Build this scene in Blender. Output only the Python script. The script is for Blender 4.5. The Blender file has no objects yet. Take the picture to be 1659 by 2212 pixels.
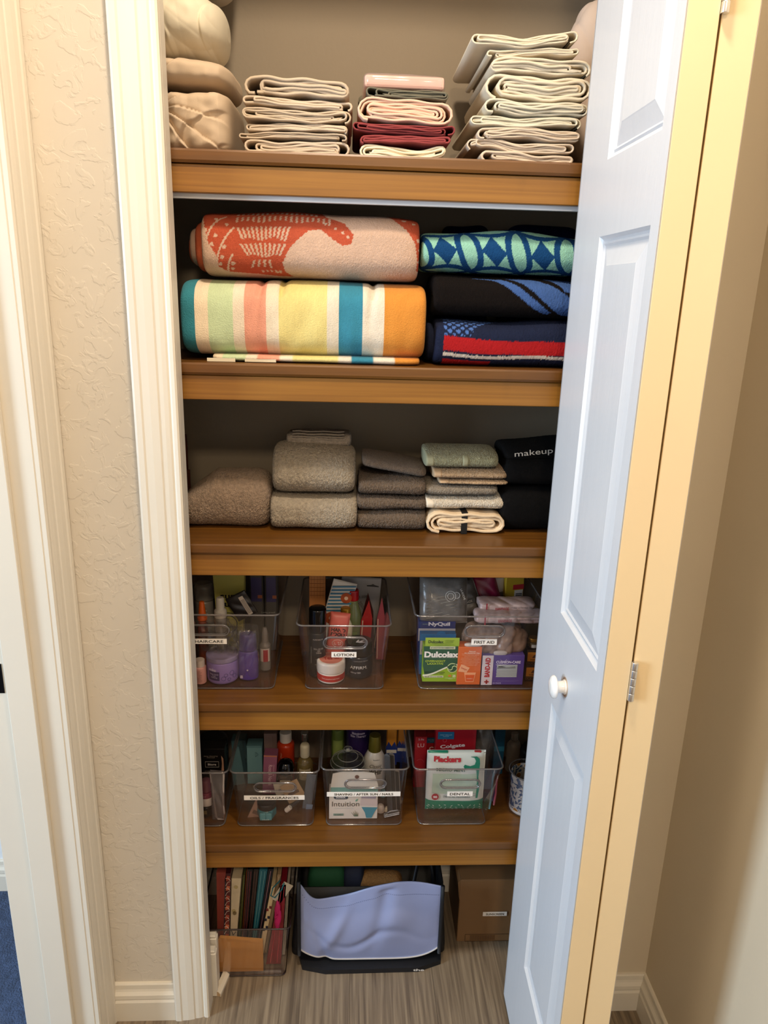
import bpy, bmesh, math, random
import numpy as np
from mathutils import Vector, Matrix
C = bpy.context.scene.collection
SC = bpy.context.scene
PI = math.pi
# ---------------------------------------------------------------- camera
FPX, PITCH, ROLL, YAW, EYE = 1600.0, .2885, .0284, .0528, 1.40
def _axes():
    cy, sy, cp, sp = math.cos(YAW), math.sin(YAW), math.cos(PITCH), math.sin(PITCH)
    f = Vector((sy*cp, cy*cp, -sp)); r0 = Vector((cy, -sy, 0)); u0 = r0.cross(f)
    c, s = math.cos(ROLL), math.sin(ROLL)
    return r0*c+u0*s, -r0*s+u0*c, f
AX, AY, AF = _axes()
cam_d = bpy.data.cameras.new('camera'); cam = bpy.data.objects.new('camera', cam_d); C.objects.link(cam)
cam_d.sensor_fit = 'HORIZONTAL'; cam_d.sensor_width = 36; cam_d.lens = 36*FPX/1659; cam_d.clip_start = .02
m3 = Matrix((AX, AY, -AF)).transposed()
cam.matrix_world = Matrix.Translation((0, 0, EYE)) @ m3.to_4x4()
SC.camera = cam
def ray(px, py): return AX*((px-829.5)/FPX) - AY*((py-1106)/FPX) + AF
def at(px, py, Y):
    d = ray(px, py); p = d*(Y/d.y); return Vector((p.x, p.y, p.z+EYE))
def bx(x0, x1, yt, yb, Y):
    xm = (x0+x1)/2
    a, b = at(x0, (yt+yb)/2, Y), at(x1, (yt+yb)/2, Y)
    return a.x, b.x, at(xm, yb, Y).z, at(xm, yt, Y).z
# ---------------------------------------------------------------- light
w = bpy.data.worlds.new('world'); SC.world = w; w.use_nodes = True
w.node_tree.nodes['Background'].inputs[0].default_value = (.80, .78, .76, 1)
w.node_tree.nodes['Background'].inputs[1].default_value = .75
def area(name, loc, target, size, size_y, power, col, spread=PI):
    l = bpy.data.lights.new(name, 'AREA'); l.shape = 'RECTANGLE'; l.size = size; l.size_y = size_y
    l.energy = power; l.color = col; l.spread = spread
    o = bpy.data.objects.new(name, l); C.objects.link(o); o.location = loc
    o.rotation_euler = (Vector(target)-Vector(loc)).to_track_quat('-Z', 'Y').to_euler(); return o
area('hall_ceiling_light', (.0, .58, 2.42), (.03, .70, 0), .13, .13, 11.5, (1, .84, .65))
area('bedroom_window_light', (-2.6, -.10, 1.45), (.3, .75, 1.0), .55, 1.3, 54, (.60, .79, 1))
area('hall_ceiling_light_rear', (.12, -.95, 2.42), (.1, .4, .6), .25, .25, 17, (1, .80, .57))
SC.view_settings.view_transform = 'Standard'; SC.view_settings.look = 'None'
SC.view_settings.gamma = 1; SC.view_settings.use_curve_mapping = False; SC.view_settings.exposure = .5
# ---------------------------------------------------------------- materials
def lin(c):
    if isinstance(c, str): c = tuple(int(c[i:i+2], 16)/255 for i in (0, 2, 4))
    return tuple((v/12.92 if v <= .04045 else ((v+.055)/1.055)**2.4) for v in c[:3])
MATS = {}
def mat(name, col='808080', rough=.55, bump=0, bscale=200, bdist=.001, var=0, vscale=8, metal=0, alpha=None,
        vcol=False, map_scale=None, spec=.5, sheen=0, coat=0, sss=0):
    if name in MATS: return MATS[name]
    m = bpy.data.materials.new(name); m.use_nodes = True; nt = m.node_tree; N = nt.nodes; L = nt.links
    P = N['Principled BSDF']; P.inputs['Roughness'].default_value = rough; P.inputs['Metallic'].default_value = metal
    P.inputs['Specular IOR Level'].default_value = spec
    if sheen: P.inputs['Sheen Weight'].default_value = sheen; P.inputs['Sheen Roughness'].default_value = .6
    if coat: P.inputs['Coat Weight'].default_value = coat
    base = (*lin(col), 1); P.inputs['Base Color'].default_value = base
    tc = N.new('ShaderNodeTexCoord'); mp = N.new('ShaderNodeMapping'); L.new(tc.outputs['Object'], mp.inputs[0])
    if map_scale: mp.inputs['Scale'].default_value = map_scale
    src = None
    if vcol:
        a = N.new('ShaderNodeVertexColor'); a.layer_name = 'Col'; src = a.outputs[0]; L.new(src, P.inputs['Base Color'])
    if var:
        n = N.new('ShaderNodeTexNoise'); n.inputs['Scale'].default_value = vscale; n.inputs['Detail'].default_value = 5
        L.new(mp.outputs[0], n.inputs[0])
        r = N.new('ShaderNodeMapRange'); r.inputs[1].default_value = .3; r.inputs[2].default_value = .7
        r.inputs[3].default_value = 1-var; r.inputs[4].default_value = 1+var*.5; L.new(n.outputs[0], r.inputs[0])
        mx = N.new('ShaderNodeVectorMath'); mx.operation = 'SCALE'; L.new(r.outputs[0], mx.inputs['Scale'])
        if src: L.new(src, mx.inputs[0])
        else: mx.inputs[0].default_value = base[:3]
        L.new(mx.outputs[0], P.inputs['Base Color'])
    if bump:
        n = N.new('ShaderNodeTexNoise'); n.inputs['Scale'].default_value = bscale; n.inputs['Detail'].default_value = 3
        L.new(mp.outputs[0], n.inputs[0])
        b = N.new('ShaderNodeBump'); b.inputs['Strength'].default_value = bump; b.inputs['Distance'].default_value = bdist
        L.new(n.outputs[0], b.inputs['Height']); L.new(b.outputs[0], P.inputs['Normal'])
    if alpha is not None: P.inputs['Alpha'].default_value = alpha
    MATS[name] = m; return m
def clear(name, tint='e8e4e4', gloss=.12, rough=.05, haze=0, hazecol='ffffff', ior=1.45):
    if name in MATS: return MATS[name]
    m = bpy.data.materials.new(name); m.use_nodes = True; nt = m.node_tree; N = nt.nodes; L = nt.links
    N.remove(N['Principled BSDF']); out = N['Material Output']
    t = N.new('ShaderNodeBsdfTransparent'); t.inputs[0].default_value = (*lin(tint), 1)
    g = N.new('ShaderNodeBsdfGlossy'); g.inputs['Roughness'].default_value = rough; g.inputs[0].default_value = (1, 1, 1, 1)
    f = N.new('ShaderNodeLayerWeight'); f.inputs[0].default_value = .5
    pw_ = N.new('ShaderNodeMath'); pw_.operation = 'POWER'; pw_.inputs[1].default_value = 4; L.new(f.outputs['Facing'], pw_.inputs[0])
    ma = N.new('ShaderNodeMath'); ma.operation = 'MULTIPLY_ADD'; ma.inputs[1].default_value = .55; ma.inputs[2].default_value = .02+gloss*.08; L.new(pw_.outputs[0], ma.inputs[0])
    mx = N.new('ShaderNodeMixShader'); L.new(ma.outputs[0], mx.inputs[0]); L.new(t.outputs[0], mx.inputs[1]); L.new(g.outputs[0], mx.inputs[2])
    last = mx
    if haze:
        d = N.new('ShaderNodeBsdfDiffuse'); d.inputs[0].default_value = (*lin(hazecol), 1)
        m2 = N.new('ShaderNodeMixShader'); m2.inputs[0].default_value = haze
        L.new(mx.outputs[0], m2.inputs[1]); L.new(d.outputs[0], m2.inputs[2]); last = m2
    L.new(last.outputs[0], out.inputs[0]); MATS[name] = m; return m
def wood(name, c1, c2, c3, scale=(1.2, 40, 40), rough=.35, bump=.15, knots=True, rnd=False, streak=1.0):
    if name in MATS: return MATS[name]
    m = bpy.data.materials.new(name); m.use_nodes = True; nt = m.node_tree; N = nt.nodes; L = nt.links
    P = N['Principled BSDF']; P.inputs['Roughness'].default_value = rough
    tc = N.new('ShaderNodeTexCoord'); mp = N.new('ShaderNodeMapping'); mp.inputs['Scale'].default_value = scale
    if rnd:
        oi = N.new('ShaderNodeObjectInfo'); ml = N.new('ShaderNodeVectorMath'); ml.operation = 'SCALE'; ml.inputs[0].default_value = (7, 13, 3)
        L.new(oi.outputs['Random'], ml.inputs['Scale']); ad = N.new('ShaderNodeVectorMath'); L.new(tc.outputs['Object'], ad.inputs[0]); L.new(ml.outputs[0], ad.inputs[1])
        L.new(ad.outputs[0], mp.inputs[0])
    else: L.new(tc.outputs['Object'], mp.inputs[0])
    n = N.new('ShaderNodeTexNoise'); n.inputs['Scale'].default_value = 3; n.inputs['Detail'].default_value = 8; n.inputs['Distortion'].default_value = .6*streak
    L.new(mp.outputs[0], n.inputs[0])
    r = N.new('ShaderNodeValToRGB'); r.color_ramp.elements[0].position = .3; r.color_ramp.elements[1].position = .7
    r.color_ramp.elements[0].color = (*lin(c1), 1); r.color_ramp.elements[1].color = (*lin(c3), 1)
    e = r.color_ramp.elements.new(.5); e.color = (*lin(c2), 1); L.new(n.outputs[0], r.inputs[0])
    last = r.outputs[0]
    if knots:
        mp2 = N.new('ShaderNodeMapping'); mp2.inputs['Scale'].default_value = (14, 10, 3); L.new(tc.outputs['Object'], mp2.inputs[0])
        n2 = N.new('ShaderNodeTexNoise'); n2.inputs['Scale'].default_value = 1; n2.inputs['Detail'].default_value = 1; L.new(mp2.outputs[0], n2.inputs[0])
        mr = N.new('ShaderNodeMapRange'); mr.inputs[1].default_value = .62; mr.inputs[2].default_value = .78; mr.inputs[3].default_value = 1; mr.inputs[4].default_value = .72
        L.new(n2.outputs[0], mr.inputs[0]); sc = N.new('ShaderNodeVectorMath'); sc.operation = 'SCALE'; L.new(last, sc.inputs[0]); L.new(mr.outputs[0], sc.inputs['Scale']); last = sc.outputs[0]
    L.new(last, P.inputs['Base Color'])
    b = N.new('ShaderNodeBump'); b.inputs['Strength'].default_value = bump; b.inputs['Distance'].default_value = .001
    L.new(n.outputs[0], b.inputs['Height']); L.new(b.outputs[0], P.inputs['Normal'])
    MATS[name] = m; return m
def plain(hexcol, rough=.45, **k): return mat('print_'+hexcol+('_%d' % int(rough*100))+''.join(f'{a}{b}' for a, b in k.items()), hexcol, rough, **k)
WHITE, BLACK = plain('efe9df'), plain('0c0b0b')
# ---------------------------------------------------------------- building helpers
def put(o, parent=None):
    C.objects.link(o)
    if parent: o.parent = parent
    return o
def tag(o, label=None, cat=None, group=None, kind=None):
    for k, v in (('label', label), ('category', cat), ('group', group), ('kind', kind)):
        if v: o[k] = v
    return o
def thing(name, label, cat, loc=(0, 0, 0), rz=0, group=None, rx=0, ry=0):
    o = bpy.data.objects.new(name, None); o.empty_display_size = .02; C.objects.link(o)
    o.location = loc; o.rotation_euler = (rx, ry, rz); return tag(o, label, cat, group)
def meshobj(name, V, F, m, parent=None, smooth=True, cols=None):
    me = bpy.data.meshes.new(name); me.from_pydata([tuple(map(float, v)) for v in V], [], F)
    if smooth: me.polygons.foreach_set('use_smooth', [True]*len(me.polygons))
    if cols is not None:
        a = me.color_attributes.new('Col', 'FLOAT_COLOR', 'POINT')
        a.data.foreach_set('color', np.column_stack([cols, np.ones(len(cols))]).astype(np.float32).ravel())
    me.materials.append(m); me.update()
    return put(bpy.data.objects.new(name, me), parent)
def bmobj(name, bm, m, parent=None, smooth=False, fix=True):
    if fix: bmesh.ops.recalc_face_normals(bm, faces=bm.faces)
    me = bpy.data.meshes.new(name); bm.to_mesh(me); bm.free()
    if smooth: me.polygons.foreach_set('use_smooth', [True]*len(me.polygons))
    me.materials.append(m); return put(bpy.data.objects.new(name, me), parent)
def box(name, x0, x1, y0, y1, z0, z1, m, parent=None, bev=.0006, seg=1, bm=None):
    own = bm is None; b = bmesh.new()
    bmesh.ops.create_cube(b, size=1)
    for v in b.verts: v.co = Vector((x0+(v.co.x+.5)*(x1-x0), y0+(v.co.y+.5)*(y1-y0), z0+(v.co.z+.5)*(z1-z0)))
    if bev: bmesh.ops.bevel(b, geom=list(b.edges), offset=bev, segments=seg, affect='EDGES', profile=.5)
    return bmobj(name, b, m, parent, smooth=False)
def multibox(name, boxes, m, parent=None, bev=.001):
    b = bmesh.new()
    for (x0, x1, y0, y1, z0, z1) in boxes:
        r = bmesh.ops.create_cube(b, size=1)
        for v in r['verts']: v.co = Vector((x0+(v.co.x+.5)*(x1-x0), y0+(v.co.y+.5)*(y1-y0), z0+(v.co.z+.5)*(z1-z0)))
        if bev: bmesh.ops.bevel(b, geom=list({e for v in r['verts'] for e in v.link_edges}), offset=bev, segments=1, affect='EDGES')
    return bmobj(name, b, m, parent)
def extr(name, pts, axis, a0, a1, m, parent=None, smooth=False):
    """extrude a 2D polygon along an axis: 'z' pts=(x,y); 'x' pts=(y,z); 'y' pts=(x,z)"""
    n = len(pts); V = []
    for a in (a0, a1):
        for p in pts: V.append({'z': (p[0], p[1], a), 'x': (a, p[0], p[1]), 'y': (p[0], a, p[1])}[axis])
    b = bmesh.new(); vs = [b.verts.new(v) for v in V]
    for i in range(n): b.faces.new((vs[i], vs[(i+1) % n], vs[n+(i+1) % n], vs[n+i]))
    b.faces.new(vs[:n]); b.faces.new(vs[n:])
    return bmobj(name, b, m, parent, smooth)
def lathe(name, prof, m, parent=None, loc=(0, 0, 0), seg=40, sx=1, sy=1, smooth=True, closed=False, top=True):
    V, F = [], []; n = len(prof)
    for (r, z) in prof:
        for k in range(seg):
            a = 2*PI*k/seg; V.append((loc[0]+sx*r*math.cos(a), loc[1]+sy*r*math.sin(a), loc[2]+z))
    for i in range(n-1):
        for k in range(seg):
            k2 = (k+1) % seg; F.append((i*seg+k, i*seg+k2, (i+1)*seg+k2, (i+1)*seg+k))
    if closed:
        for k in range(seg):
            k2 = (k+1) % seg; F.append(((n-1)*seg+k, (n-1)*seg+k2, k2, k))
    else:
        F.append(tuple(range(seg-1, -1, -1)))
        if top: F.append(tuple((n-1)*seg+k for k in range(seg)))
    o = meshobj(name, V, F, m, parent, smooth)
    if smooth:
        try: o.data.set_sharp_from_angle(angle=math.radians(40))
        except Exception: pass
    return o
def rp(*pts, r=.0015):
    """lathe profile with rounded corners"""
    out = []; n = len(pts)
    for i, p in enumerate(pts):
        if i == 0 or i == n-1: out.append(p); continue
        a, b, c = Vector(pts[i-1]), Vector(p), Vector(pts[i+1]); d1 = (a-b); d2 = (c-b)
        if d1.length < 1e-6 or d2.length < 1e-6: out.append(p); continue
        q = min(r, d1.length*.45, d2.length*.45); s = b+d1.normalized()*q; e = b+d2.normalized()*q
        for t in (0, .33, .67, 1): out.append(tuple((1-t)**2*s+2*t*(1-t)*b+t*t*e))
    return out
def tube(name, path, r, m, parent=None, seg=8, closed=False):
    V, F = [], []; n = len(path); P = [Vector(p) for p in path]
    for i, p in enumerate(P):
        a = P[(i-1) % n] if closed or i > 0 else P[0]; b = P[(i+1) % n] if closed or i < n-1 else P[-1]
        t = (b-a).normalized(); up = Vector((0, 0, 1)) if abs(t.z) < .9 else Vector((0, 1, 0))
        u = t.cross(up).normalized(); v = t.cross(u)
        for k in range(seg):
            g = 2*PI*k/seg; V.append(p+u*(r*math.cos(g))+v*(r*math.sin(g)))
    for i in range(n if closed else n-1):
        j = (i+1) % n
        for k in range(seg): F.append((i*seg+k, i*seg+(k+1) % seg, j*seg+(k+1) % seg, j*seg+k))
    if not closed: F += [tuple(range(seg)), tuple((n-1)*seg+k for k in range(seg))]
    return meshobj(name, V, F, m, parent)
def snoise(P, scale, seed, n=7):
    r = np.random.RandomState(seed); o = np.zeros(len(P))
    for i in range(n):
        d = r.normal(size=3); d /= np.linalg.norm(d); f = scale*r.uniform(.6, 1.6)
        o += np.sin(P@d*f*2*PI+r.uniform(0, 6.28)+.8*np.sin(P@r.normal(size=3)*f*2))
    return o/n*1.6
def soft(name, w, d, h, m, parent=None, loc=(0, 0, 0), n=3.2, ne=7, nx=70, nt=80, disp=None, col=None, fuzz=0, lump=0, lscale=9, seed=1, endr=None):
    t = np.linspace(-1, 1, nx+1); s = np.sign(t)*(1-(1-np.abs(t))**1.35)
    r = np.maximum(1-np.abs(s)**ne, 0)**(1/ne); r[0] = r[-1] = .0
    ends = np.array([.0, .35, .7, .9]); s = np.concatenate([[-1]*3, s, [1]*3]); r = np.concatenate([[0, .3, .6], r, [.6, .3, 0]])
    e0 = max(.05, min(.85, r[4]*.92)); r[:4] = np.array([0, .4, .8, 1])*e0; r[-4:] = np.array([1, .8, .4, 0])*e0
    th = np.linspace(0, 2*PI, nt, endpoint=False)
    # even spacing by arc length of the superellipse
    tt = np.linspace(0, 2*PI, 1200); cx = -np.sign(np.cos(tt))*np.abs(np.cos(tt))**(2/n)*d/2; cz = np.sign(np.sin(tt))*np.abs(np.sin(tt))**(2/n)*h/2
    L = np.concatenate([[0], np.cumsum(np.hypot(np.diff(cx), np.diff(cz)))]); q = np.linspace(0, L[-1], nt, endpoint=False)
    yy = np.interp(q, L, cx); zz = np.interp(q, L, cz)
    arc = np.where(q > L[-1]/2, q-L[-1], q)      # 0 at front centre, up positive
    S, Y = np.meshgrid(s, yy, indexing='ij'); R, Z = np.meshgrid(r, zz, indexing='ij'); _, A = np.meshgrid(s, arc, indexing='ij')
    X = S*w/2; P = np.stack([X, Y*R, Z*R+h/2], -1).reshape(-1, 3); nx2 = len(s)
    nrm = np.stack([S*(1-R)*1.2, Y*R/d*2, Z*R/h*2], -1).reshape(-1, 3); nrm /= np.maximum(np.linalg.norm(nrm, axis=1, keepdims=True), 1e-6)
    U = {'x': X.ravel(), 'arc': A.ravel(), 'w': w, 'd': d, 'h': h, 'P0': P.copy()}
    cols = col(U) if col else None
    if disp: P = disp(P, U)
    if lump: P += nrm*(snoise(P, lscale, seed)*lump)[:, None]
    if fuzz: P += nrm*(np.random.RandomState(seed).uniform(-1, 1, len(P))*fuzz)[:, None]
    P[:, 2] = np.maximum(P[:, 2], 0)
    P += np.array(loc); F = []
    for i in range(nx2-1):
        a = i*nt
        for k in range(nt): k2 = (k+1) % nt; F.append((a+k, a+k2, a+nt+k2, a+nt+k))
    return meshobj(name, P, F, m, parent, True, cols)
_tc = {}
def text(parent, s, x, z, y, w, h, m, R=None, rot=0, bold=0, name='lettering', cy=0, align='CENTER', shear=0, keep=False):
    """flat print facing -y; R wraps it round a cylinder whose axis is at (x-centre 0, cy)"""
    key = (s, bold, align, shear)
    if key not in _tc:
        c = bpy.data.curves.new('t', 'FONT'); c.body = s; c.size = 1; c.offset = bold; c.align_x = align; c.shear = shear
        c.resolution_u = 3; c.space_line = .95
        o = bpy.data.objects.new('t', c); me = bpy.data.meshes.new_from_object(o)
        V = np.array([v.co[:] for v in me.vertices]) if len(me.vertices) else np.zeros((1, 3)); F = [tuple(p.vertices) for p in me.polygons]
        bpy.data.objects.remove(o); bpy.data.curves.remove(c); bpy.data.meshes.remove(me)
        lo, hi = V.min(0), V.max(0); V = V-(lo+hi)/2; _tc[key] = (V, F, hi-lo)
    V, F, sz = _tc[key]; sx = w/max(sz[0], 1e-6); sy = h/max(sz[1], 1e-6)
    if keep: sx = sy = min(sx, sy)
    a, b = V[:, 0]*sx, V[:, 1]*sy
    if rot: a, b = a*math.cos(rot)-b*math.sin(rot), a*math.sin(rot)+b*math.cos(rot)
    a = a+x
    if R: P = np.stack([(R+.0004)*np.sin(a/R), cy-(R+.0004)*np.cos(a/R), b+z], -1)
    else: P = np.stack([a, np.full_like(a, y-.0004), b+z], -1)
    return meshobj(name, P, F, m, parent, False)
def patch(parent, name, x0, x1, z0, z1, y, m, t=.0003, pts=None, lift=.0002):
    """thin printed area on a front face"""
    pts = pts or [(x0, z0), (x1, z0), (x1, z1), (x0, z1)]
    return extr(name, pts, 'y', y-t-lift, y, m, parent)
def band(parent, name, R, z0, z1, a0, a1, m, cy=0, seg=24, t=.0003):
    V, F = [], []
    for i in range(seg+1):
        a = a0+(a1-a0)*i/seg
        for z in (z0, z1): V.append(((R+t)*math.sin(a), cy-(R+t)*math.cos(a), z))
    for i in range(seg): F.append((2*i, 2*i+2, 2*i+3, 2*i+1))
    return meshobj(name, V, F, m, parent)
def inpoly(x, y, poly):
    c = np.zeros(len(x), bool); n = len(poly); j = n-1
    for i in range(n):
        xi, yi = poly[i]; xj, yj = poly[j]
        c ^= ((yi > y) != (yj > y)) & (x < (xj-xi)*(y-yi)/((yj-yi) or 1e-9)+xi); j = i
    return c
def lines(n, seed, lo=8, hi=22):
    r = random.Random(seed); return '\n'.join(''.join(r.choice('aeinorstlcumd ') for _ in range(r.randint(lo, hi))) for _ in range(n))
# ================================================================ SETTING
ZS = [1.592, 1.285, .9835, .679, .372]
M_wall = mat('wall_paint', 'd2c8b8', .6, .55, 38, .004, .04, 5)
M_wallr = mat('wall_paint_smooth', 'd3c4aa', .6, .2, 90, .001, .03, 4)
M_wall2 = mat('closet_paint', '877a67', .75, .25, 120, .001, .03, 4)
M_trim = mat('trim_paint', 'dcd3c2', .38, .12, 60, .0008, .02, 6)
M_door = mat('door_paint', 'd3d5d8', .36, .35, 30, .0006, .02, 6, map_scale=(14, 6, 1.0))
M_edge = mat('door_edge_warm_lit', 'ebd3a8', .4, .05, 60, .0005, .02, 6)  # door edges yellowed: warm lamp light put into their colour
_nt = M_wall.node_tree; _b = [n for n in _nt.nodes if n.type == 'BUMP'][0]; _n = [n for n in _nt.nodes if n.type == 'TEX_NOISE'][-1]
_n.inputs['Scale'].default_value = 42; _n.inputs['Detail'].default_value = 6; _n.inputs['Distortion'].default_value = .8
_r = _nt.nodes.new('ShaderNodeMapRange'); _r.inputs[1].default_value = .50; _r.inputs[2].default_value = .56; _nt.links.new(_n.outputs[0], _r.inputs[0]); _nt.links.new(_r.outputs[0], _b.inputs['Height'])
_b.inputs['Distance'].default_value = .0016; _b.inputs['Strength'].default_value = .32
XL, XR, YW = -.457, .622, 1.155
def wallbox(name, *a, m=None): return tag(box(name, *a, m or M_wall, None, bev=0), kind='structure')
JL, JR = -.260, .432
# hall walls
o = wallbox('wall_closet', XL-.1, JL-.016, YW, YW+.035, 0, 2.44)
wallbox('wall_closet', JR+.016, XR+.1, YW, YW+.035, 0, 2.44, m=M_wallr)
wallbox('wall_header', JL-.016, JR+.016, YW, YW+.035, 2.08, 2.44)
wallbox('wall_right', XR, XR+.1, -2.2, YW, 0, 2.44, m=M_wallr)
wallbox('wall_left', XL-.115, XL, 1.096, YW, 0, 2.44)
wallbox('wall_left', XL-.115, XL, -2.2, .26, 0, 2.44)
wallbox('wall_left', XL-.115, XL, .26, 1.096, 2.06, 2.44)
wallbox('ceiling', -3.2, 1.2, -2.2, 1.6, 2.44, 2.5, m=mat('ceiling_paint', 'e6dfd2', .8))
M_bed = mat('bedroom_paint', 'e4e6e6', .7)
wallbox('wall_bedroom', -3.2, XL-.115, 1.49, 1.56, 0, 2.44, m=M_bed)
wallbox('wall_bedroom', -3.2, -3.1, -2.2, 1.49, 0, 2.44, m=M_bed)
# closet inside
CX0, CX1, CY = -.372, .522, 1.475
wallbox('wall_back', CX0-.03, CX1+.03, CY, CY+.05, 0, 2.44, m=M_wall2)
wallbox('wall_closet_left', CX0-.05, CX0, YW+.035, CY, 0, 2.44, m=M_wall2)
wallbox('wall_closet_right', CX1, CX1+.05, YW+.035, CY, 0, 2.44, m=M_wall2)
# floors
M_plank = wood('vinyl_plank', '5f5142', '7d6d59', '94836b', (42, 1.6, 10), .5, .25, knots=False, rnd=True, streak=1.0)
fl = tag(box('floor', XL-.06, XR, -2.2, CY, -.03, -.003, mat('subfloor', '3a2f26', .9), None, bev=0), kind='structure')
xs = [-.517]
for wd in (.162, .180, .180, .180, .180, .180, .180): xs.append(xs[-1]+wd)
xs = [-.60, -.48, -.300, -.122, .020, .197, .375, .553, .622]
for i in range(len(xs)-1):
    cuts = [-2.2, -.9+.37*(i % 3), .35+.21*((i*2) % 4), CY-.001]
    for j in range(3):
        x0, x1 = max(xs[i], XL-.06), min(xs[i+1], XR); y0, y1 = cuts[j], cuts[j+1]
        box('plank', x0+.0002, x1-.0002, y0+.0002, y1-.0002, -.003, 0, M_plank, fl, bev=.0004)
cp = box('carpet', -3.1, XL-.06, -2.2, 1.49, -.03, .004, mat('blue_carpet', '3f4f6d', .95, 1, 260, .006, .35, 60), None, bev=0)
tag(cp, kind='structure'); cp.name = 'floor_carpet'
# door casings : profile (u across the width from inner to outer edge, t thickness)
CAS = [(0, 0), (0, .008), (.003, .010), (.008, .0095), (.011, .0075), (.014, .009), (.020, .0105), (.027, .011), (.029, .0125), (.040, .0145), (.051, .015), (.054, .0165), (.062, .0165), (.0655, .015), (.066, 0)]
def casing(name, ox, oy, ux, uy, tx, ty, z0, z1, sc=1):
    pts = [(ox+ux*u*sc+tx*t, oy+uy*u*sc+ty*t) for u, t in CAS]
    return tag(extr(name, pts, 'z', z0, z1, M_trim), kind='structure')
casing('trim_1', JL, YW, -1, 0, 0, -1, 0, 2.10)
casing('trim_2', JR, YW, 1, 0, 0, -1, 0, 2.10)
casing('trim_3', XL, 1.078, 0, 1, 1, 0, 0, 2.06, 1.15)
tag(extr('trim_4', [(YW-t, 2.08+u) for u, t in CAS], 'x', JL-.066, JR+.066, M_trim), kind='structure')
tag(box('trim_5', JL-.016, JL, YW, YW+.030, 0, 2.09, M_trim, None, .001), kind='structure')
tag(box('trim_6', JR, JR+.016, YW, YW+.030, 0, 2.09, M_trim, None, .001), kind='structure')
tag(box('trim_7', JL, JR, YW, YW+.030, 2.06, 2.08, M_trim, None, .001), kind='structure')
tag(box('trim_8', JL-.0685, JL-.066, YW-.003, YW, 0, 2.1, plain('8f8f80'), None, 0), kind='structure')   # thin grey strip beside the casing
# jamb of the bedroom doorway: flat board, stop and strike plate
dj = tag(multibox('door_1_jamb', [(XL-.125, XL+.001, 1.077, 1.096, 0, 2.05), (-.533, -.4925, 1.066, 1.077, 0, 2.04)], M_trim, None, .0012), kind='structure')
dj.name = 'door_1'
box('strike_plate', -.572, -.5405, 1.0755, 1.077, .770, .822, mat('dark_bronze', '1c1815', .35, metal=.8), dj, .0006)
# baseboards
def base(name, axis, a0, a1, w0, sgn):
    P = [(0, 0), (.014, 0), (.014, .046), (.0125, .049), (.0115, .051), (.0125, .054), (.012, .062), (.008, .068), (.0065, .0725), (.006, .082), (.004, .0845), (0, .085)]
    if axis == 'x': o = extr(name, [(w0+sgn*t, z) for t, z in P], 'x', a0, a1, M_trim)
    else:
        V = []; n = len(P)
        b = bmesh.new(); A = [b.verts.new((w0+sgn*t, a0, z)) for t, z in P]; B = [b.verts.new((w0+sgn*t, a1, z)) for t, z in P]
        for i in range(n): b.faces.new((A[i], A[(i+1) % n], B[(i+1) % n], B[i]))
        b.faces.new(A); b.faces.new(B); o = bmobj(name, b, M_trim)
    return tag(o, kind='structure')
base('baseboard_closet_wall', 'x', XL+.014, JL-.066, YW, -1)
base('baseboard_closet_wall', 'x', JR+.066, XR-.001, YW, -1)
base('baseboard_right', 'y', -2.2, YW-.001, XR, -1)
base('baseboard_closet_left', 'y', YW+.036, CY, CX0, 1)
base('baseboard_back', 'x', CX0+.014, CX1, CY, -1)
base('baseboard_bedroom', 'x', -3.1, XL-.13, 1.49, -1)
# cleat under the fourth shelf's rear edge
# ---------------------------------------------------------------- shelves
M_board = wood('bamboo_board', '57340f', '653f13', '744a18', (1.0, 26, 26), .38, .1)
M_fascia = wood('bamboo_fascia', '7b4f18', '87591c', '946422', (.8, 10, 46), .42, .08)
M_cleat = mat('cleat_paint', 'd9dce0', .5)
SHN = ['topmost bamboo shelf carrying the folded bed sheets', 'second bamboo shelf from the top under the beach towels', 'middle bamboo shelf holding washcloths and hand towels',
       'bamboo shelf under the haircare, lotion and first aid bins', 'lowest bamboo shelf under the small clear bins']
for i, z in enumerate(ZS):
    s = thing('closet_shelf', SHN[i], 'shelf', (.075, 1.33, z), group='bamboo closet shelves')
    x0, x1 = CX0+.001-.075, CX1-.001-.075; y0 = 1.194-1.33; y1 = CY-.001-1.33
    P = [(y0+.002, -.018), (y1, -.018), (y1, 0), (y0+.006, 0), (y0+.004, .0012), (y0+.001, .0008), (y0, -.002), (y0, -.014)]
    extr('shelf_board', P, 'x', x0, x1, M_board, s)
    box('fascia_board', x0, x1, y0+.006, y0+.024, -.058, -.0188, M_fascia, s, .0012)
    box('batten', x0, x1, y0+.020, y0+.030, -.0645 if i == 0 else -.056, -.0185, M_cleat, s, 0)
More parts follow.
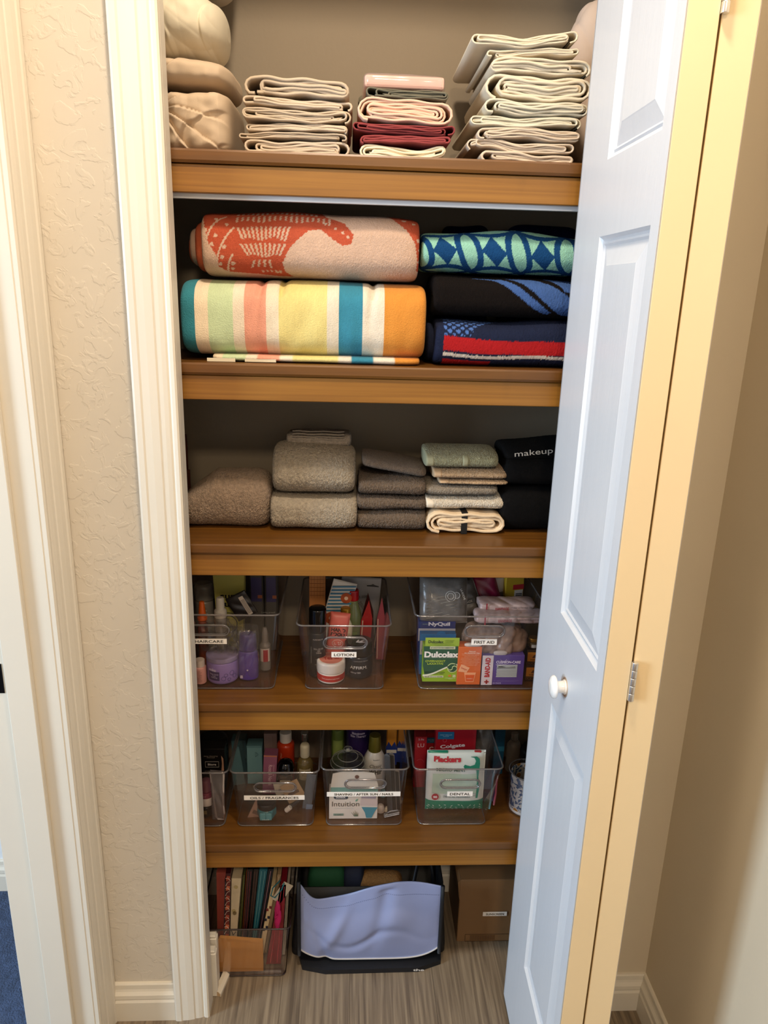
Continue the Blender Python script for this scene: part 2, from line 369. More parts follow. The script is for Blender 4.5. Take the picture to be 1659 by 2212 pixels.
# ---------------------------------------------------------------- folding door
def leaf(name, ax, ay, bx_, by, thick, label=None):
    """leaf from free edge A to hinge edge B; the panelled face looks to the left of A->B seen from above"""
    o = bpy.data.objects.new(name, None); C.objects.link(o); o.location = (ax, ay, 0)
    L = math.hypot(bx_-ax, by-ay); o.rotation_euler = (0, 0, math.atan2(by-ay, bx_-ax)); tag(o, kind='structure'); return o, L
def panel_face(L, panels, Z0, Z1, thick, m, parent, sign):
    b = bmesh.new()
    rows = [(0, 0), (.004, .0045), (.007, .006), (.010, .0045), (.013, .0065), (.036, .002), (.038, .0015)]
    us = sorted({0, L} | {p[0] for p in panels} | {p[1] for p in panels}); zs = sorted({Z0, Z1} | {v for p in panels for v in p[2:]})
    def vert(u, z, d=0): return b.verts.new((u, sign*d, z))
    def isp(u, z): return any(p[0] < u < p[1] and p[2] < z < p[3] for p in panels)
    for i in range(len(us)-1):
        for j in range(len(zs)-1):
            if not isp((us[i]+us[i+1])/2, (zs[j]+zs[j+1])/2):
                b.faces.new([vert(us[i], zs[j]), vert(us[i+1], zs[j]), vert(us[i+1], zs[j+1]), vert(us[i], zs[j+1])])
    for (u0, u1, z0, z1) in panels:
        prev = None
        for ins, d in rows:
            c = [vert(u0+ins, z0+ins, d), vert(u1-ins, z0+ins, d), vert(u1-ins, z1-ins, d), vert(u0+ins, z1-ins, d)]
            if prev:
                for k in range(4): b.faces.new([prev[k], prev[(k+1) % 4], c[(k+1) % 4], c[k]])
            prev = c
        b.faces.new(prev)
    bmesh.ops.remove_doubles(b, verts=b.verts, dist=1e-5)
    return bmobj('panel_face', b, m, parent, fix=True)
TH = .0335
d1, L1 = leaf('door_2', .3376, 1.170, .3300, .830, TH)
pan = [(.124, .311, .226, .772), (.124, .311, .930, 1.479), (.124, .311, 1.574, 1.95)]
# local x runs A->B (towards camera); local -y is world -x (left)... panelled face at local y=0
panel_face(L1, pan, .018, 2.03, TH, M_door, d1, 1)
box('core', .004, L1-.004, .0075, TH, .018, 2.03, M_edge, d1, .0008)
box('edge_strip', L1-.004, L1, .0, TH, .018, 2.03, M_edge, d1, .0008)
box('edge_strip', 0, .004, .0, TH, .018, 2.03, M_door, d1, .0006)
box('rail_edge', .004, L1-.004, .0004, .0076, .018, .024, M_door, d1, 0)
for o in (d1,):
    k = lathe('knob', rp((.0001, 0), (.0125, 0), (.0125, .0035), (.0105, .005), (.0095, .016), (.0105, .0195), (.0185, .0225), (.0195, .027), (.0170, .0325), (.010, .0362), (.0001, .0372), r=.002), mat('porcelain', 'f2f0ec', .12, coat=.4), o, seg=40)
    k.rotation_euler = (PI/2, 0, 0); k.location = (.187, 0, .836); k.scale = (.92, .92, .66)
    lathe('rosette', rp((.0001, 0), (.0165, 0), (.0165, .001), (.0001, .001), r=.0003), mat('rosette_metal', 'c9b7a4', .35, metal=.5), k)
d2, L2 = leaf('door_3', .4200, 1.150, .4030, .830, TH)
d2.location = (.4225, 1.150, 0)
d2.rotation_euler = (0, 0, math.atan2(.8285-1.150, .4035-.4225)); L2 = math.hypot(.8285-1.150, .4035-.4225)
box('core', 0, L2-.004, -.0365, -.0075, .018, 2.03, M_edge, d2, .0008)
box('edge_strip', L2-.004, L2, -.037, .0, .018, 2.03, M_edge, d2, .0008)
panel_face(L2, [(.03, .2, .226, .760), (.03, .2, .925, 1.479), (.03, .2, 1.574, 1.95)], .018, 2.03, TH, M_door, d2, -1)
M_hinge = mat('hinge_steel', 'dcdad8', .25, metal=.9)
for zz in (.934, 1.70, .22):
    for k in range(5):
        h = lathe('hinge', rp((.0001, 0), (.0042, 0), (.0042, .0104), (.0001, .0104), r=.0006), M_hinge, d1, (L1+.003, TH+.0032, zz-.027+k*.0109), seg=16)
M_hole = plain('4a3a28')
# ================================================================ LINENS
def sheetmat(name, col, b=.35): return mat(name, col, .85, b, 900, .0006, .05, 14, spec=.2, sheen=0)
def folded(name, label, cat, x0, x1, z0, z1, y0, depth, turns, m, seed, group=None, wave=.002, tilt=0, yaw=0, kink=0):
    """one folded sheet: a strip of cloth wound flat, seen on its hemmed edges"""
    r = random.Random(seed); W, H = x1-x0, z1-z0; cx = (x0+x1)/2; b_max = H/2; pitch = b_max/(turns+.35); t = pitch*1.12
    path = []; n = int(turns*56); sl = [r.uniform(0, .022) for _ in range(40)]; sr = [r.uniform(0, .018) for _ in range(40)]
    flip = r.choice((1, -1)); ph = [r.uniform(0, 6) for _ in range(6)]
    for i in range(n+1):
        u = i/56; k = int(u); f = u-k; b = max(pitch*.55, b_max-t/2-(turns-u)*pitch)
        inner = (1-b/b_max); L = W/2-b_max; a0 = -L+sl[k]*inner*1.5-(0 if b > .7*b_max else -.004); a1 = L-sr[k]*inner*1.5
        if f < .4: x = a0+(a1-a0)*f/.4; z = -b
        elif f < .5: g = (f-.4)/.1; x = a1+b*1.15*math.sin(g*PI); z = -b*math.cos(g*PI)
        elif f < .9: x = a1+(a0-a1)*(f-.5)/.4; z = b
        else: g = (f-.9)/.1; x = a0-b*1.15*math.sin(g*PI); z = b*math.cos(g*PI)
        x *= flip
        wv = wave*(math.sin(x*38+ph[0])+.6*math.sin(x*71+ph[1]))*(.4+.6*(1-abs(z)/b_max*.6))
        if kink: wv += kink*math.exp(-((x+W*.28)/.02)**2)*(z > 0)*inner*2
        wv += pitch*.25*math.sin(x*120+k*2.1+ph[2])
        z = max(min(z+wv, b_max*1.0+abs(tilt)*.0), -b_max+t*.5)
        path.append((x, z+b_max+max(0, tilt*x)))
    P = np.array(path); T = np.gradient(P, axis=0); T /= np.maximum(np.linalg.norm(T, axis=1, keepdims=True), 1e-9); Nn = np.stack([-T[:, 1], T[:, 0]], 1)
    rows = [(0, .50), (.0006, .82), (.0018, 1), (.03, 1), (depth*.5, 1), (depth, 1)]
    V = []; nP = len(P)
    yj = np.array([.0022*math.sin(i*.11+ph[3])+.0016*math.sin(i*.043+ph[4]) for i in range(nP)])
    for j, (dy, tt) in enumerate(rows):
        sg = 1+.0
        for s in (-1, 1):
            Q = P+Nn*(s*t/2*tt)
            sag = .0 if j < 4 else .001*math.sin(j)
            V.append(np.stack([Q[:, 0], yj*(1 if j < 4 else .3)+dy, Q[:, 1]+sag], 1))
    V = np.concatenate(V); F = []
    def idx(j, s, i): return (j*2+s)*nP+i
    for i in range(nP-1):
        for j in range(len(rows)-1):
            F.append((idx(j, 1, i), idx(j+1, 1, i), idx(j+1, 1, i+1), idx(j, 1, i+1)))
            F.append((idx(j, 0, i+1), idx(j+1, 0, i+1), idx(j+1, 0, i), idx(j, 0, i)))
        F.append((idx(0, 0, i), idx(0, 1, i), idx(0, 1, i+1), idx(0, 0, i+1)))
    V[:, 2] = np.maximum(V[:, 2], 0)
    o = meshobj(name, V, F, m); o.location = (cx, y0, z0); o.rotation_euler = (0, 0, yaw)
    return tag(o, label, cat, group)
def fold_px(name, label, cat, px0, px1, pyt, pyb, Y, depth, turns, m, seed, zmin=None, **k):
    x0, x1, z0, z1 = bx(px0, px1, pyt, pyb, Y)
    if zmin is not None: z0 = max(z0, zmin)
    return folded(name, label, cat, x0, x1, z0, z1, Y, depth, turns, m, seed, **k)
Z1 = ZS[0]+.0003
beige = sheetmat('beige_sheet_cotton', 'c6b39c'); beige2 = sheetmat('sand_sheet_cotton', 'bfac94')
rowsA = [(529, 764, 176, 214, 3, 'top sheet of the low beige stack, its left corner raised', .006, -.06), (516, 764, 212, 238, 2, 'second beige sheet from the top of the low stack', .001, -.04),
         (519, 760, 236, 268, 3, 'third beige sheet from the top of the low stack', .0015, -.03), (514, 759, 266, 288, 2, 'fourth beige sheet from the top of the low stack', .001, -.01),
         (508, 756, 286, 305, 2, 'second beige sheet from the bottom of the low stack', .001, 0), (521, 755, 303, 331, 3, 'bottom beige sheet of the low stack, on the top shelf', .0015, 0)]
zprev = Z1; YA = 1.222
for i, (a, b, c, d, t, lb, kk, tl) in reversed(list(enumerate(rowsA))):
    x0, x1, z0, z1 = bx(a, b, c, d, YA); z0 = zprev; z1 = z0+max(z1-z0, .008) if i else z1+.004
    folded('folded_sheet', lb, 'sheet', x0, x1, z0, z1, YA+.002*(i % 2), .20, t, beige if i % 2 else beige2, 40+i, 'folded sheets in the low beige stack', wave=.0016, tilt=tl*.5, kink=kk*.6)
    zprev = z1+.0004
# tall stack on the right
ivory = sheetmat('ivory_sheet_cotton', 'd3c6ae'); ivg = sheetmat('grey_ivory_sheet_cotton', 'cfc6b0'); taup = sheetmat('pale_taupe_sheet_cotton', 'cdbba5')
rowsC = [(1013, 1250, 76, 108, 3, ivory, 'top ivory sheet of the tall stack, its right end raised', .12), (1046, 1254, 106, 130, 2, ivory, 'second ivory sheet from the top of the tall stack', .1),
         (1047, 1285, 126, 163, 3, ivory, 'third ivory sheet from the top of the tall stack', 0), (1048, 1282, 163, 220, 4, ivory, 'thickest cream sheet near the middle of the tall stack', 0),
         (1044, 1284, 218, 252, 3, ivg, 'greyish ivory sheet under the thickest one in the tall stack', 0), (1014, 1264, 250, 278, 3, ivg, 'fourth sheet from the bottom of the tall stack', 0),
         (1030, 1262, 276, 306, 3, taup, 'third sheet from the bottom of the tall stack', 0), (1002, 1250, 304, 332, 3, taup, 'second sheet from the bottom of the tall stack, jutting left', 0),
         (1027, 1249, 330, 350, 2, taup, 'bottom pale taupe sheet of the tall stack on the shelf', 0)]
zprev = Z1
for i, (a, b, c, d, t, m, lb, tl) in reversed(list(enumerate(rowsC))):
    x0, x1, z0, z1 = bx(a, b, c, d, YA); z0 = zprev
    folded('folded_sheet', lb, 'sheet', x0, x1, z0, z1, YA+.003*(i % 2), .21, t, m, 60+i, 'folded sheets in the tall ivory stack', wave=.002 if i != 7 else .004, tilt=tl)
    zprev = z1+.0004
# sheets lying behind the tall stack, peeping out on its left
# middle stack
pinkm = sheetmat('blush_sheet_cotton', 'dfb9a0'); burg = sheetmat('burgundy_sheet_cotton', '8a3d3c'); olive = sheetmat('olive_grey_sheet_cotton', '6d6858'); cream = sheetmat('cream_sheet_cotton', 'e6d9bb')
YB = 1.222
rowsB = [(770, 970, 310, 345, 3, cream, 'folded_sheet', 'cream sheet bunched at the bottom of the middle stack', .004), (771, 985, 300, 318, 2, burg, 'folded_sheet', 'lower burgundy sheet of the middle stack', .001),
         (757, 985, 268, 300, 3, burg, 'folded_sheet', 'upper burgundy sheet of the middle stack', .0022), (770, 983, 213, 270, 5, pinkm, 'folded_sheet', 'blush pink folded sheet on the burgundy ones', .002),
         (790, 981, 189, 217, 3, olive, 'folded_sheet', 'olive grey sheet under the wrapped pink package', .0015)]
zprev = Z1
for i, (a, b, c, d, t, m, nm, lb, wv) in enumerate(rowsB):
    x0, x1, z0, z1 = bx(a, b, c, d, YB); z0 = zprev
    if i == 0: z1 = z0+.020
    if i == 1: z1 = z0+.014
    folded(nm, lb, 'sheet', x0, x1, z0, z1, YB+[.002, .0, .0, .001, .004][i], .19, t, m, 120+i, 'folded sheets in the middle stack', wave=wv); zprev = z1+.0004
x0, x1, z0, z1 = bx(764, 800, 196, 222, 1.24)
folded('folded_sheet', 'olive grey sheet end behind the middle stack, left of its top', 'sheet', x0, x0+.09, at(780, 222, 1.44).z-.008, at(780, 205, 1.44).z, 1.425, .045, 3, olive, 140, wave=.001)
t_ = thing('sheet_package', 'new blush sheet set in clear plastic on top of the middle stack', 'package', ((at(785, 175, YB).x+at(966, 175, YB).x)/2, YB+.015, zprev+.0006))
pw = at(966, 175, YB).x-at(785, 175, YB).x; phh = at(876, 154, YB).z-zprev-.002
box('folded_fabric', -pw/2+.002, pw/2-.002, 0, .17, .001, phh, mat('package_blush', 'dfb3a3', .6, .1, 400, .0004), t_, .004, 2)
soft('plastic_wrap', pw, .176, phh+.003, clear('wrap_film', 'f6f2f0', .5, .12, .06), t_, (0, .085, 0), n=9, ne=12, nx=40, nt=50, lump=.0012, lscale=18, seed=4)
b = bmesh.new()
# bunched bedding on the left
def bedding(name, label, cat, x0, x1, y0, y1, z0, z1, m, seed, ridge=.012, sc=6, n=2.6, ne=3.0, ang=.6, fmap=None):
    def dp(P, U):
        q = P.copy(); rs = np.random.RandomState(seed)
        for k in range(7):
            a = ang+rs.uniform(-.9, .9); f = sc*rs.uniform(.7, 2.2)
            s = (P[:, 0]*math.cos(a)+P[:, 2]*math.sin(a)+P[:, 1]*rs.uniform(-.5, .5))*f*2*PI+rs.uniform(0, 6)+1.2*np.sin(P[:, 2]*rs.uniform(10, 40)+rs.uniform(0, 6))+.9*np.sin(P[:, 0]*rs.uniform(10, 40))
            g = (1-np.abs(np.sin(s/2)))**2.5
            c = U['P0']-np.array([0, 0, U['h']/2]); nn = c/np.maximum(np.linalg.norm(c, axis=1, keepdims=True), 1e-6)
            q -= nn*(g*ridge*rs.uniform(.5, 1.2))[:, None]
        fade = np.clip((1-np.abs(U['P0'][:, 0])/(U['w']/2))*7, .0, 1)[:, None]
        q = P+(q-P)*fade
        if fmap: q[:, 1] -= fmap(P[:, 0]+(x0+x1)/2, P[:, 2]+z0)*np.clip(-P[:, 1]/((y1-y0)/2)*1.5, 0, 1)*fade[:, 0]
        return q
    o = soft(name, x1-x0, y1-y0, z1-z0, m, None, ((x0+x1)/2, (y0+y1)/2, 0), n=n, ne=ne, nx=190, nt=330 if fmap else 190, disp=dp, lump=.003, lscale=5, seed=seed)
    o.location = (0, 0, z0); return tag(o, label, cat)
lin1 = sheetmat('linen_beige', 'c2ad94', .3); lin2 = sheetmat('duvet_ivory', 'd6ccb4', .2)
XA = CX0+.001
def ribbon(name, pts, wid, thick, m, parent, seed=0, seg=40, curl=.006):
    """a fold of cloth: a rounded strip swept along a path lying against the bundle"""
    Pn = [Vector(p) for p in pts]; V, F = [], []; nk = 14
    def cr(t):
        t *= len(Pn)-1; i = min(int(t), len(Pn)-2); f = t-i; p0, p1, p2, p3 = Pn[max(i-1, 0)], Pn[i], Pn[i+1], Pn[min(i+2, len(Pn)-1)]
        return .5*((2*p1)+(p2-p0)*f+(2*p0-5*p1+4*p2-p3)*f*f+(3*p1-p0-3*p2+p3)*f**3)
    for i in range(seg+1):
        t = i/seg; p = cr(t); q = cr(min(t+.01, 1))-cr(max(t-.01, 0)); q.normalize(); side = q.cross(Vector((0, -1, 0))).normalized()
        wd = 1.7*wid*(.35+.65*math.sin(PI*min(max(t, .02), .98))**.7)*(1+.12*math.sin(t*9+seed))
        for k in range(nk):
            a = 2*PI*k/nk; V.append(p+side*(wd/2*math.cos(a))+Vector((0, -1, 0))*(.0016*math.sin(a)+thick*1.3*math.sin(a/1.0)**2-.002-.0016*math.sin(t*11+seed)*math.cos(a)))
    for i in range(seg):
        for k in range(nk): F.append((i*nk+k, i*nk+(k+1) % nk, (i+1)*nk+(k+1) % nk, (i+1)*nk+k))
    F += [tuple(range(nk)), tuple(seg*nk+k for k in range(nk))]
    return meshobj(name, V, F, m, parent)
YL = 1.235
def rel(o, lst, dy=0): return [tuple(at(px, py, YL-.004+d)-Vector(o.location)) for px, py, d in lst]
zt1 = at(430, 182, YL).z
def saw(t, drop=.07):
    f = t-np.floor(t); return np.where(f < 1-drop, np.sqrt(f/(1-drop)), (1-f)/drop)
def swirl(cpx, cpy, k, amp, seed, rk=0, base=0):
    c = at(cpx, cpy, YL)
    def f(x, z):
        dx, dz = x-c.x, z-c.z; r = np.hypot(dx, dz); th = np.arctan2(dz, dx); Q = np.stack([x, z, 0*x], 1)
        wv = snoise(Q, 7, seed)*.28+snoise(Q, 16, seed+1)*.10
        return amp*saw(th*k+rk*r+wv+base)*np.clip(r/.03, 0, 1)*(.55+.45*np.clip(snoise(Q, 9, seed+2)+.6, 0, 1))+.0016*snoise(Q, 40, seed+5)
    return f
def fsum(*fs): return lambda x, z: sum(f(x, z) for f in fs)
o1 = bedding('bundled_sheet', 'beige sheet crumpled in loose folds, lowest of the left bundles', 'sheet', XA, at(503, 280, YL+.04).x, YL+.008, 1.45, Z1, zt1-.002, lin1, 5, .003, 3, n=6, ne=10,
             fmap=fsum(swirl(335, 225, 2.3, .015, 3, 4), swirl(540, 340, 1.0, .010, 8, -18)))
zt2 = at(420, 112, YL).z
o2 = bedding('pillow_case_bundle', 'smooth beige bundle between the crumpled sheet and the ivory duvet', 'bedding', XA, at(503, 190, YL+.05).x, YL+.006, 1.44, zt1, zt2, lin1, 9, .002, 2, n=3, ne=4,
             fmap=swirl(345, 225, 1.0, .016, 12, 9, .2))
o3 = bedding('duvet', 'ivory duvet stuffed above the bundled beige sheets', 'bedding', XA, at(480, 60, YL+.04).x, YL, 1.45, zt2+.0005, zt2+.105, lin2, 14, .005, 4, n=2.4, ne=3.2, fmap=swirl(470, 120, .8, .007, 22, 9))
o4 = bedding('blanket', 'grey-beige blanket topmost in the left corner, cut off by the photo', 'bedding', XA, at(494, 30, YL+.06).x, YL+.02, 1.455, zt2+.1055, zt2+.24, mat('greige_blanket', 'b3a692', .9, .3, 400, .001), 21, .003, 3, n=3, ne=5)
o5 = bedding('pillow', 'pale pink-grey pillow behind the tall stack, by the door', 'pillow', at(1235, 60, 1.36).x, .515, 1.34, 1.46, Z1, at(1270, -40, 1.36).z, mat('pillow_cotton', 'c2ad9c', .85, .3, 500, .0006), 31, .008, 4, n=3, ne=3, ang=.2)
# ================================================================ BEACH TOWELS (second shelf)
Z2 = ZS[1]+.0003
def towelmat(name, vcol=True, col='808080', b=.8): return mat(name, col, .95, b, 850, .0014, .06, 60, vcol=vcol, spec=.12)
def hexs(*h): return [np.array(lin(c)) for c in h]
PXM = 1600/1.225
Mt = towelmat('terry_print')
def lumpy(amp, seed, sx=9, topamp=.006):
    def dp(P, U):
        P = P.copy(); x = P[:, 0]; k = np.clip(P[:, 2]/U['h'], 0, 1)
        r = np.random.RandomState(seed); a, b_, c = r.uniform(0, 6, 3)
        P[:, 1] += amp*np.sin(x*sx*2+a)*k+amp*.6*np.sin(x*sx*5+b_+P[:, 2]*20)
        P[:, 2] += k*topamp*(np.sin(x*sx*1.7+c)+.5*np.sin(x*sx*4.1+a))
        return P
    return dp
YT = 1.230
# coral towel
cx0, cx1, cz0, cz1 = bx(432, 908, 462, 610, YT)
sx0, sx1, sz0, sz1 = bx(388, 922, 606, 786, YT)
bgc, coral = hexs('c9a992', 'b45238')
def coral_col(U):
    rng = np.random.RandomState(3)
    px = 670+U['x']*PXM; py = 538-U['arc']*PXM*1.0
    jx = px+.8*np.sin(py*.9)+rng.uniform(-.5, .5, len(px)); jy = py+.5*np.sin(px*.7)
    big = [(440, 430), (455, 500), (462, 535), (478, 562), (480, 585), (500, 604), (560, 612), (600, 625), (632, 625), (617, 600), (612, 575), (625, 548), (648, 526), (665, 512), (690, 508), (718, 528), (735, 537), (752, 534), (757, 516), (738, 492), (700, 472), (690, 430)]
    r2 = [(822, 430), (845, 482), (868, 505), (884, 528), (889, 560), (888, 585), (899, 600), (906, 590), (915, 540), (915, 430)]
    m = inpoly(jx, jy, big) | inpoly(jx, jy, r2)
    # pale dashes
    for (y0, y1, xa, xb, st, sl) in [(456, 470, 520, 690, 10, 0), (478, 495, 520, 720, 11, 0), (506, 530, 527, 640, 8.7, -.2), (538, 562, 535, 622, 8.5, -.3), (569, 588, 552, 606, 11.5, .15), (594, 604, 570, 620, 9, 0)]:
        n = int((xb-xa)/st)
        for i in range(n):
            x = xa+i*st; h = (i/n-.45)*(-14 if y0 > 500 else 0); yy0, yy1 = y0+abs(h)*.1, y1
            m &= ~((np.abs(jx-(x+sl*(jy-(y0+y1)/2)*(i/n*2-1)*2.2)) < 2.3) & (jy > yy0) & (jy < yy1-3*math.sin(i)))
    for (x, y, rr) in [(478, 523, 4), (458, 512, 4), (450, 528, 4), (495, 545, 4), (470, 540, 4), (465, 552, 3), (490, 565, 4), (511, 578, 4.5), (485, 580, 4), (509, 592, 4), (478, 485, 4), (500, 500, 3.5), (735, 512, 3), (720, 505, 3), (745, 520, 3), (890, 520, 4), (896, 540, 5), (893, 565, 3), (860, 470, 5), (880, 480, 4), (700, 495, 3), (600, 602, 4)]:
        m &= ~((jx-x)**2+(jy-y)**2 < rr*rr)
    for (xc, yc, R, a0, a1) in [(560, 560, 105, 2.6, 3.9), (590, 590, 112, 2.7, 3.6), (565, 598, 66, 2.9, 3.6)]:
        d = np.abs(np.hypot(jx-xc, jy-yc)-R); an = np.arctan2(-(jy-yc), jx-xc) % (2*PI); m &= ~((d < 2) & (an > a0-.4) & (an < a1))
    return np.where(m[:, None], coral, bgc)*rng.uniform(.93, 1.05, (len(px), 1))
t_ = thing('beach_towel', 'pale pink beach towel with a coral animal print, on the striped towel', 'towel', ((cx0+cx1)/2, YT+.11, sz1+.0025), group='beach towels on the second shelf')
H_ = at(670, 462, YT+.02).z-sz1
soft('folded_body', cx1-cx0, .22, H_, Mt, t_, n=3.6, ne=22, nx=420, nt=460, col=coral_col, disp=lumpy(.002, 3, 9, .0025), fuzz=.0004, seed=2)
plainc = towelmat('terry_coral', False, 'c4603f'); plainb = towelmat('terry_blush', False, 'c9a48c')
xl = -(cx1-cx0)/2
soft('inner_fold', .06, .19, H_*.80, plainc, t_, (xl+.014, .012, .007), n=3, ne=9, nx=30, nt=60, lump=.001, seed=5)
soft('inner_fold', .06, .18, H_*.62, plainb, t_, (xl+.003, .02, .016), n=3, ne=9, nx=30, nt=60, lump=.001, seed=6)
soft('inner_fold', .06, .17, H_*.50, plainc, t_, (xl-.001, .028, .018), n=3, ne=9, nx=30, nt=60, lump=.001, seed=7)
soft('inner_fold', .05, .17, H_*.8, towelmat('terry_mauve', False, '9b7f74'), t_, (-xl-.022, .03, .016), n=2.6, ne=6, nx=30, nt=60, lump=.001, seed=8)
# striped towel
scol = hexs('2c7f8c', 'e6d2b4', 'bfcfa4', 'e2d2bb', 'e09a80', 'e0d0b6', 'd6c57c', 'd6c9b2', '2a7a90', 'd8ccb8', 'cc842c')
sed = [430, 457, 508, 532, 577, 603, 702, 728, 777, 822, 1000]
def stripe_col(U):
    px = 655+U['x']*PXM; px = px+0
    k = np.searchsorted(np.array(sed), px); return np.array(scol)[np.minimum(k, 10)]*np.random.RandomState(1).uniform(.94, 1.04, (len(px), 1))
t_ = thing('beach_towel', 'striped towel in teal, mint, pink, yellow and orange on the shelf', 'towel', ((sx0+sx1)/2, YT+.11, Z2), group='beach towels on the second shelf')
H2 = sz1-Z2
Ms = mat('woven_print', '808080', .9, .7, 520, .0014, .05, 40, vcol=True, sheen=.03, map_scale=(1, 1, 1.2))
def sdisp(P, U):
    P = lumpy(.002, 5, 8, .002)(P, U); x = P[:, 0]; k = np.clip(P[:, 2]/U['h'], 0, 1)
    for xc in (-.075, -.04, .105, .20):
        g = np.exp(-((x-xc-.012*(k-.5))/.006)**2); P[:, 1] += .005*g*k**2; P[:, 2] -= .004*g*(k > .8)
    P[:, 1] += .0014*snoise(P*np.array([1, 1, .25]), 40, 8)
    return P
soft('folded_body', sx1-sx0, .23, H2-.006, Ms, t_, (0, 0, .006), n=3.6, ne=20, nx=420, nt=140, col=stripe_col, disp=sdisp, seed=2)
soft('under_fold', (sx1-sx0)*.86, .228, .012, Ms, t_, (.02, -.003, 0), n=4, ne=16, nx=120, nt=40, col=stripe_col, seed=3, lump=.001)
soft('inner_fold', .05, .20, H2*.86, towelmat('terry_lemon', False, 'd8cf9b'), t_, ((sx1-sx0)/2-.021, .018, .012), n=2.8, ne=8, nx=30, nt=60, lump=.001, seed=8)
soft('inner_fold', .04, .18, H2*.6, towelmat('terry_teal', False, '1c5f66'), t_, (-(sx1-sx0)/2+.004, .05, .03), n=2.8, ne=8, nx=30, nt=60, lump=.001, seed=8)
patch(t_, 'care_tag', -.095, -.045, .001, .006, -.1165, plain('ded3b8')); patch(t_, 'care_tag', -.155, -.11, .0005, .006, -.118, plain('ded3b8'))
# right hand pile
nx0, nx1, nz0, nz1 = bx(941, 1262, 694, 797, YT)
navy, red, whit, lblue = hexs('1c2238', 'a31d20', 'c9bdb0', '4a6aa6')
def navy_col(U):
    px = 1099+U['x']*PXM; py = 748-U['arc']*PXM; rng = np.random.RandomState(2); y = py+rng.uniform(-.8, .8, len(px)); x = px+rng.uniform(-.8, .8, len(px))
    c = np.tile(navy, (len(px), 1)); sl = (x-955)*.075
    on = x > 956
    c[on & (y > 732+sl*.5) & (y < 764+sl*.35+1.5*np.sin(x*.05))] = red
    w_ = 766+sl*.45+3*np.sin((x-955)*.022)
    c[on & (y > w_) & (y < w_+8)] = whit
    c[on & (y > w_+16) & (x < 1060)] = red
    ch = (np.floor((x-955)/9)+np.floor((y-690)/9)) % 2 == 0; dx = (x-955) % 9-4.5; dy = (y-690) % 9-4.5
    c[on & (x < 1042-(y-692)*.8) & (y < 730) & ch & (np.abs(dx)+np.abs(dy) < 6)] = lblue
    return c
t_ = thing('beach_towel', 'navy towel with red and white stripes, bottom of the right pile', 'towel', ((nx0+nx1)/2, YT+.075, Z2), group='beach towels on the second shelf')
soft('folded_body', nx1-nx0, .15, nz1-Z2, Mt, t_, n=3.4, ne=20, nx=240, nt=200, col=navy_col, disp=lumpy(.002, 8, 9, .003), fuzz=.0005)
soft('inner_fold', .03, .13, (nz1-Z2)*.85, towelmat('terry_navy', False, '161a2a'), t_, (-(nx1-nx0)/2+.004, .02, .003), n=3, ne=8, nx=20, nt=40)
black_, bandb, bandn = hexs('120d0b', '3f5c92', '1b2a4c')
kx0, kx1, kz0, kz1 = bx(938, 1268, 598, 700, YT)
def black_col(U):
    px = 1100+U['x']*PXM; py = 649-U['arc']*PXM; rng = np.random.RandomState(4); y = py+rng.uniform(-1, 1, len(px)); x = px+rng.uniform(-1, 1, len(px))
    c = np.tile(black_, (len(px), 1))
    for pl in ([(1010, 596), (1080, 600), (1190, 680), (1185, 690), (1165, 680), (1060, 606)], [(1090, 590), (1150, 596), (1300, 690), (1300, 720), (1215, 690)], [(1180, 585), (1230, 600), (1275, 630), (1275, 640), (1215, 632)], [(1180, 575), (1280, 575), (1280, 596), (1180, 590)]):
        c[inpoly(x, y, pl)] = bandb
    return c
t_ = thing('beach_towel', 'black towel with blue diagonal bands, middle of the right pile', 'towel', ((kx0+kx1)/2, YT+.077, nz1+.005), group='beach towels on the second shelf')
soft('folded_body', kx1-kx0, .15, kz1-nz1-.006, Mt, t_, n=3.2, ne=20, nx=240, nt=200, col=black_col, disp=lumpy(.002, 9, 7, .003), fuzz=.0005)
aq, bl = hexs('8dbfa9', '15416f')
ax0, ax1, az0, az1 = bx(912, 1285, 500, 606, YT)
def aqua_col(U):
    rng = np.random.RandomState(4); Pp = .080
    x = U['x']+.012*U['arc']/.1+rng.uniform(-.0003, .0003, len(U['x'])); y = U['arc']+.010+.10*U['x']*0+rng.uniform(-.0006, .0006, len(x))
    x = x-.018+.004*np.sin(y*60+x*9); y = y+.005*np.sin(x*26+1); u = x/Pp; v = y/(Pp*1.25)+.42; cu, cv = u-np.floor(u)-.5, v-np.floor(v)-.5
    c = np.tile(aq, (len(x), 1)); m = np.zeros(len(x), bool)
    R = .70
    for dx in (-1, 0, 1):
        for dy in (-1, 0, 1):
            d = np.hypot(cu-dx, cv-dy); m |= (np.abs(d-R) < .062)
    c[m] = bl
    ins = (np.abs(cu)**.8+np.abs(cv)**.8 < .36) ; c[ins] = bl
    return c
t_ = thing('beach_towel', 'aqua towel with navy interlocking shapes, top of the right pile', 'towel', ((ax0+ax1)/2, YT+.078, kz1+.005), group='beach towels on the second shelf', )
soft('folded_body', ax1-ax0, .15, at(1100, 500, YT).z-kz1-.006, Mt, t_, n=2.6, ne=14, nx=340, nt=320, col=aqua_col, disp=lumpy(.003, 12, 8, .005), fuzz=.0004)
Mnv = towelmat('terry_dark_navy', False, '0d1330')
zz = at(1020, 497, 1.38).z
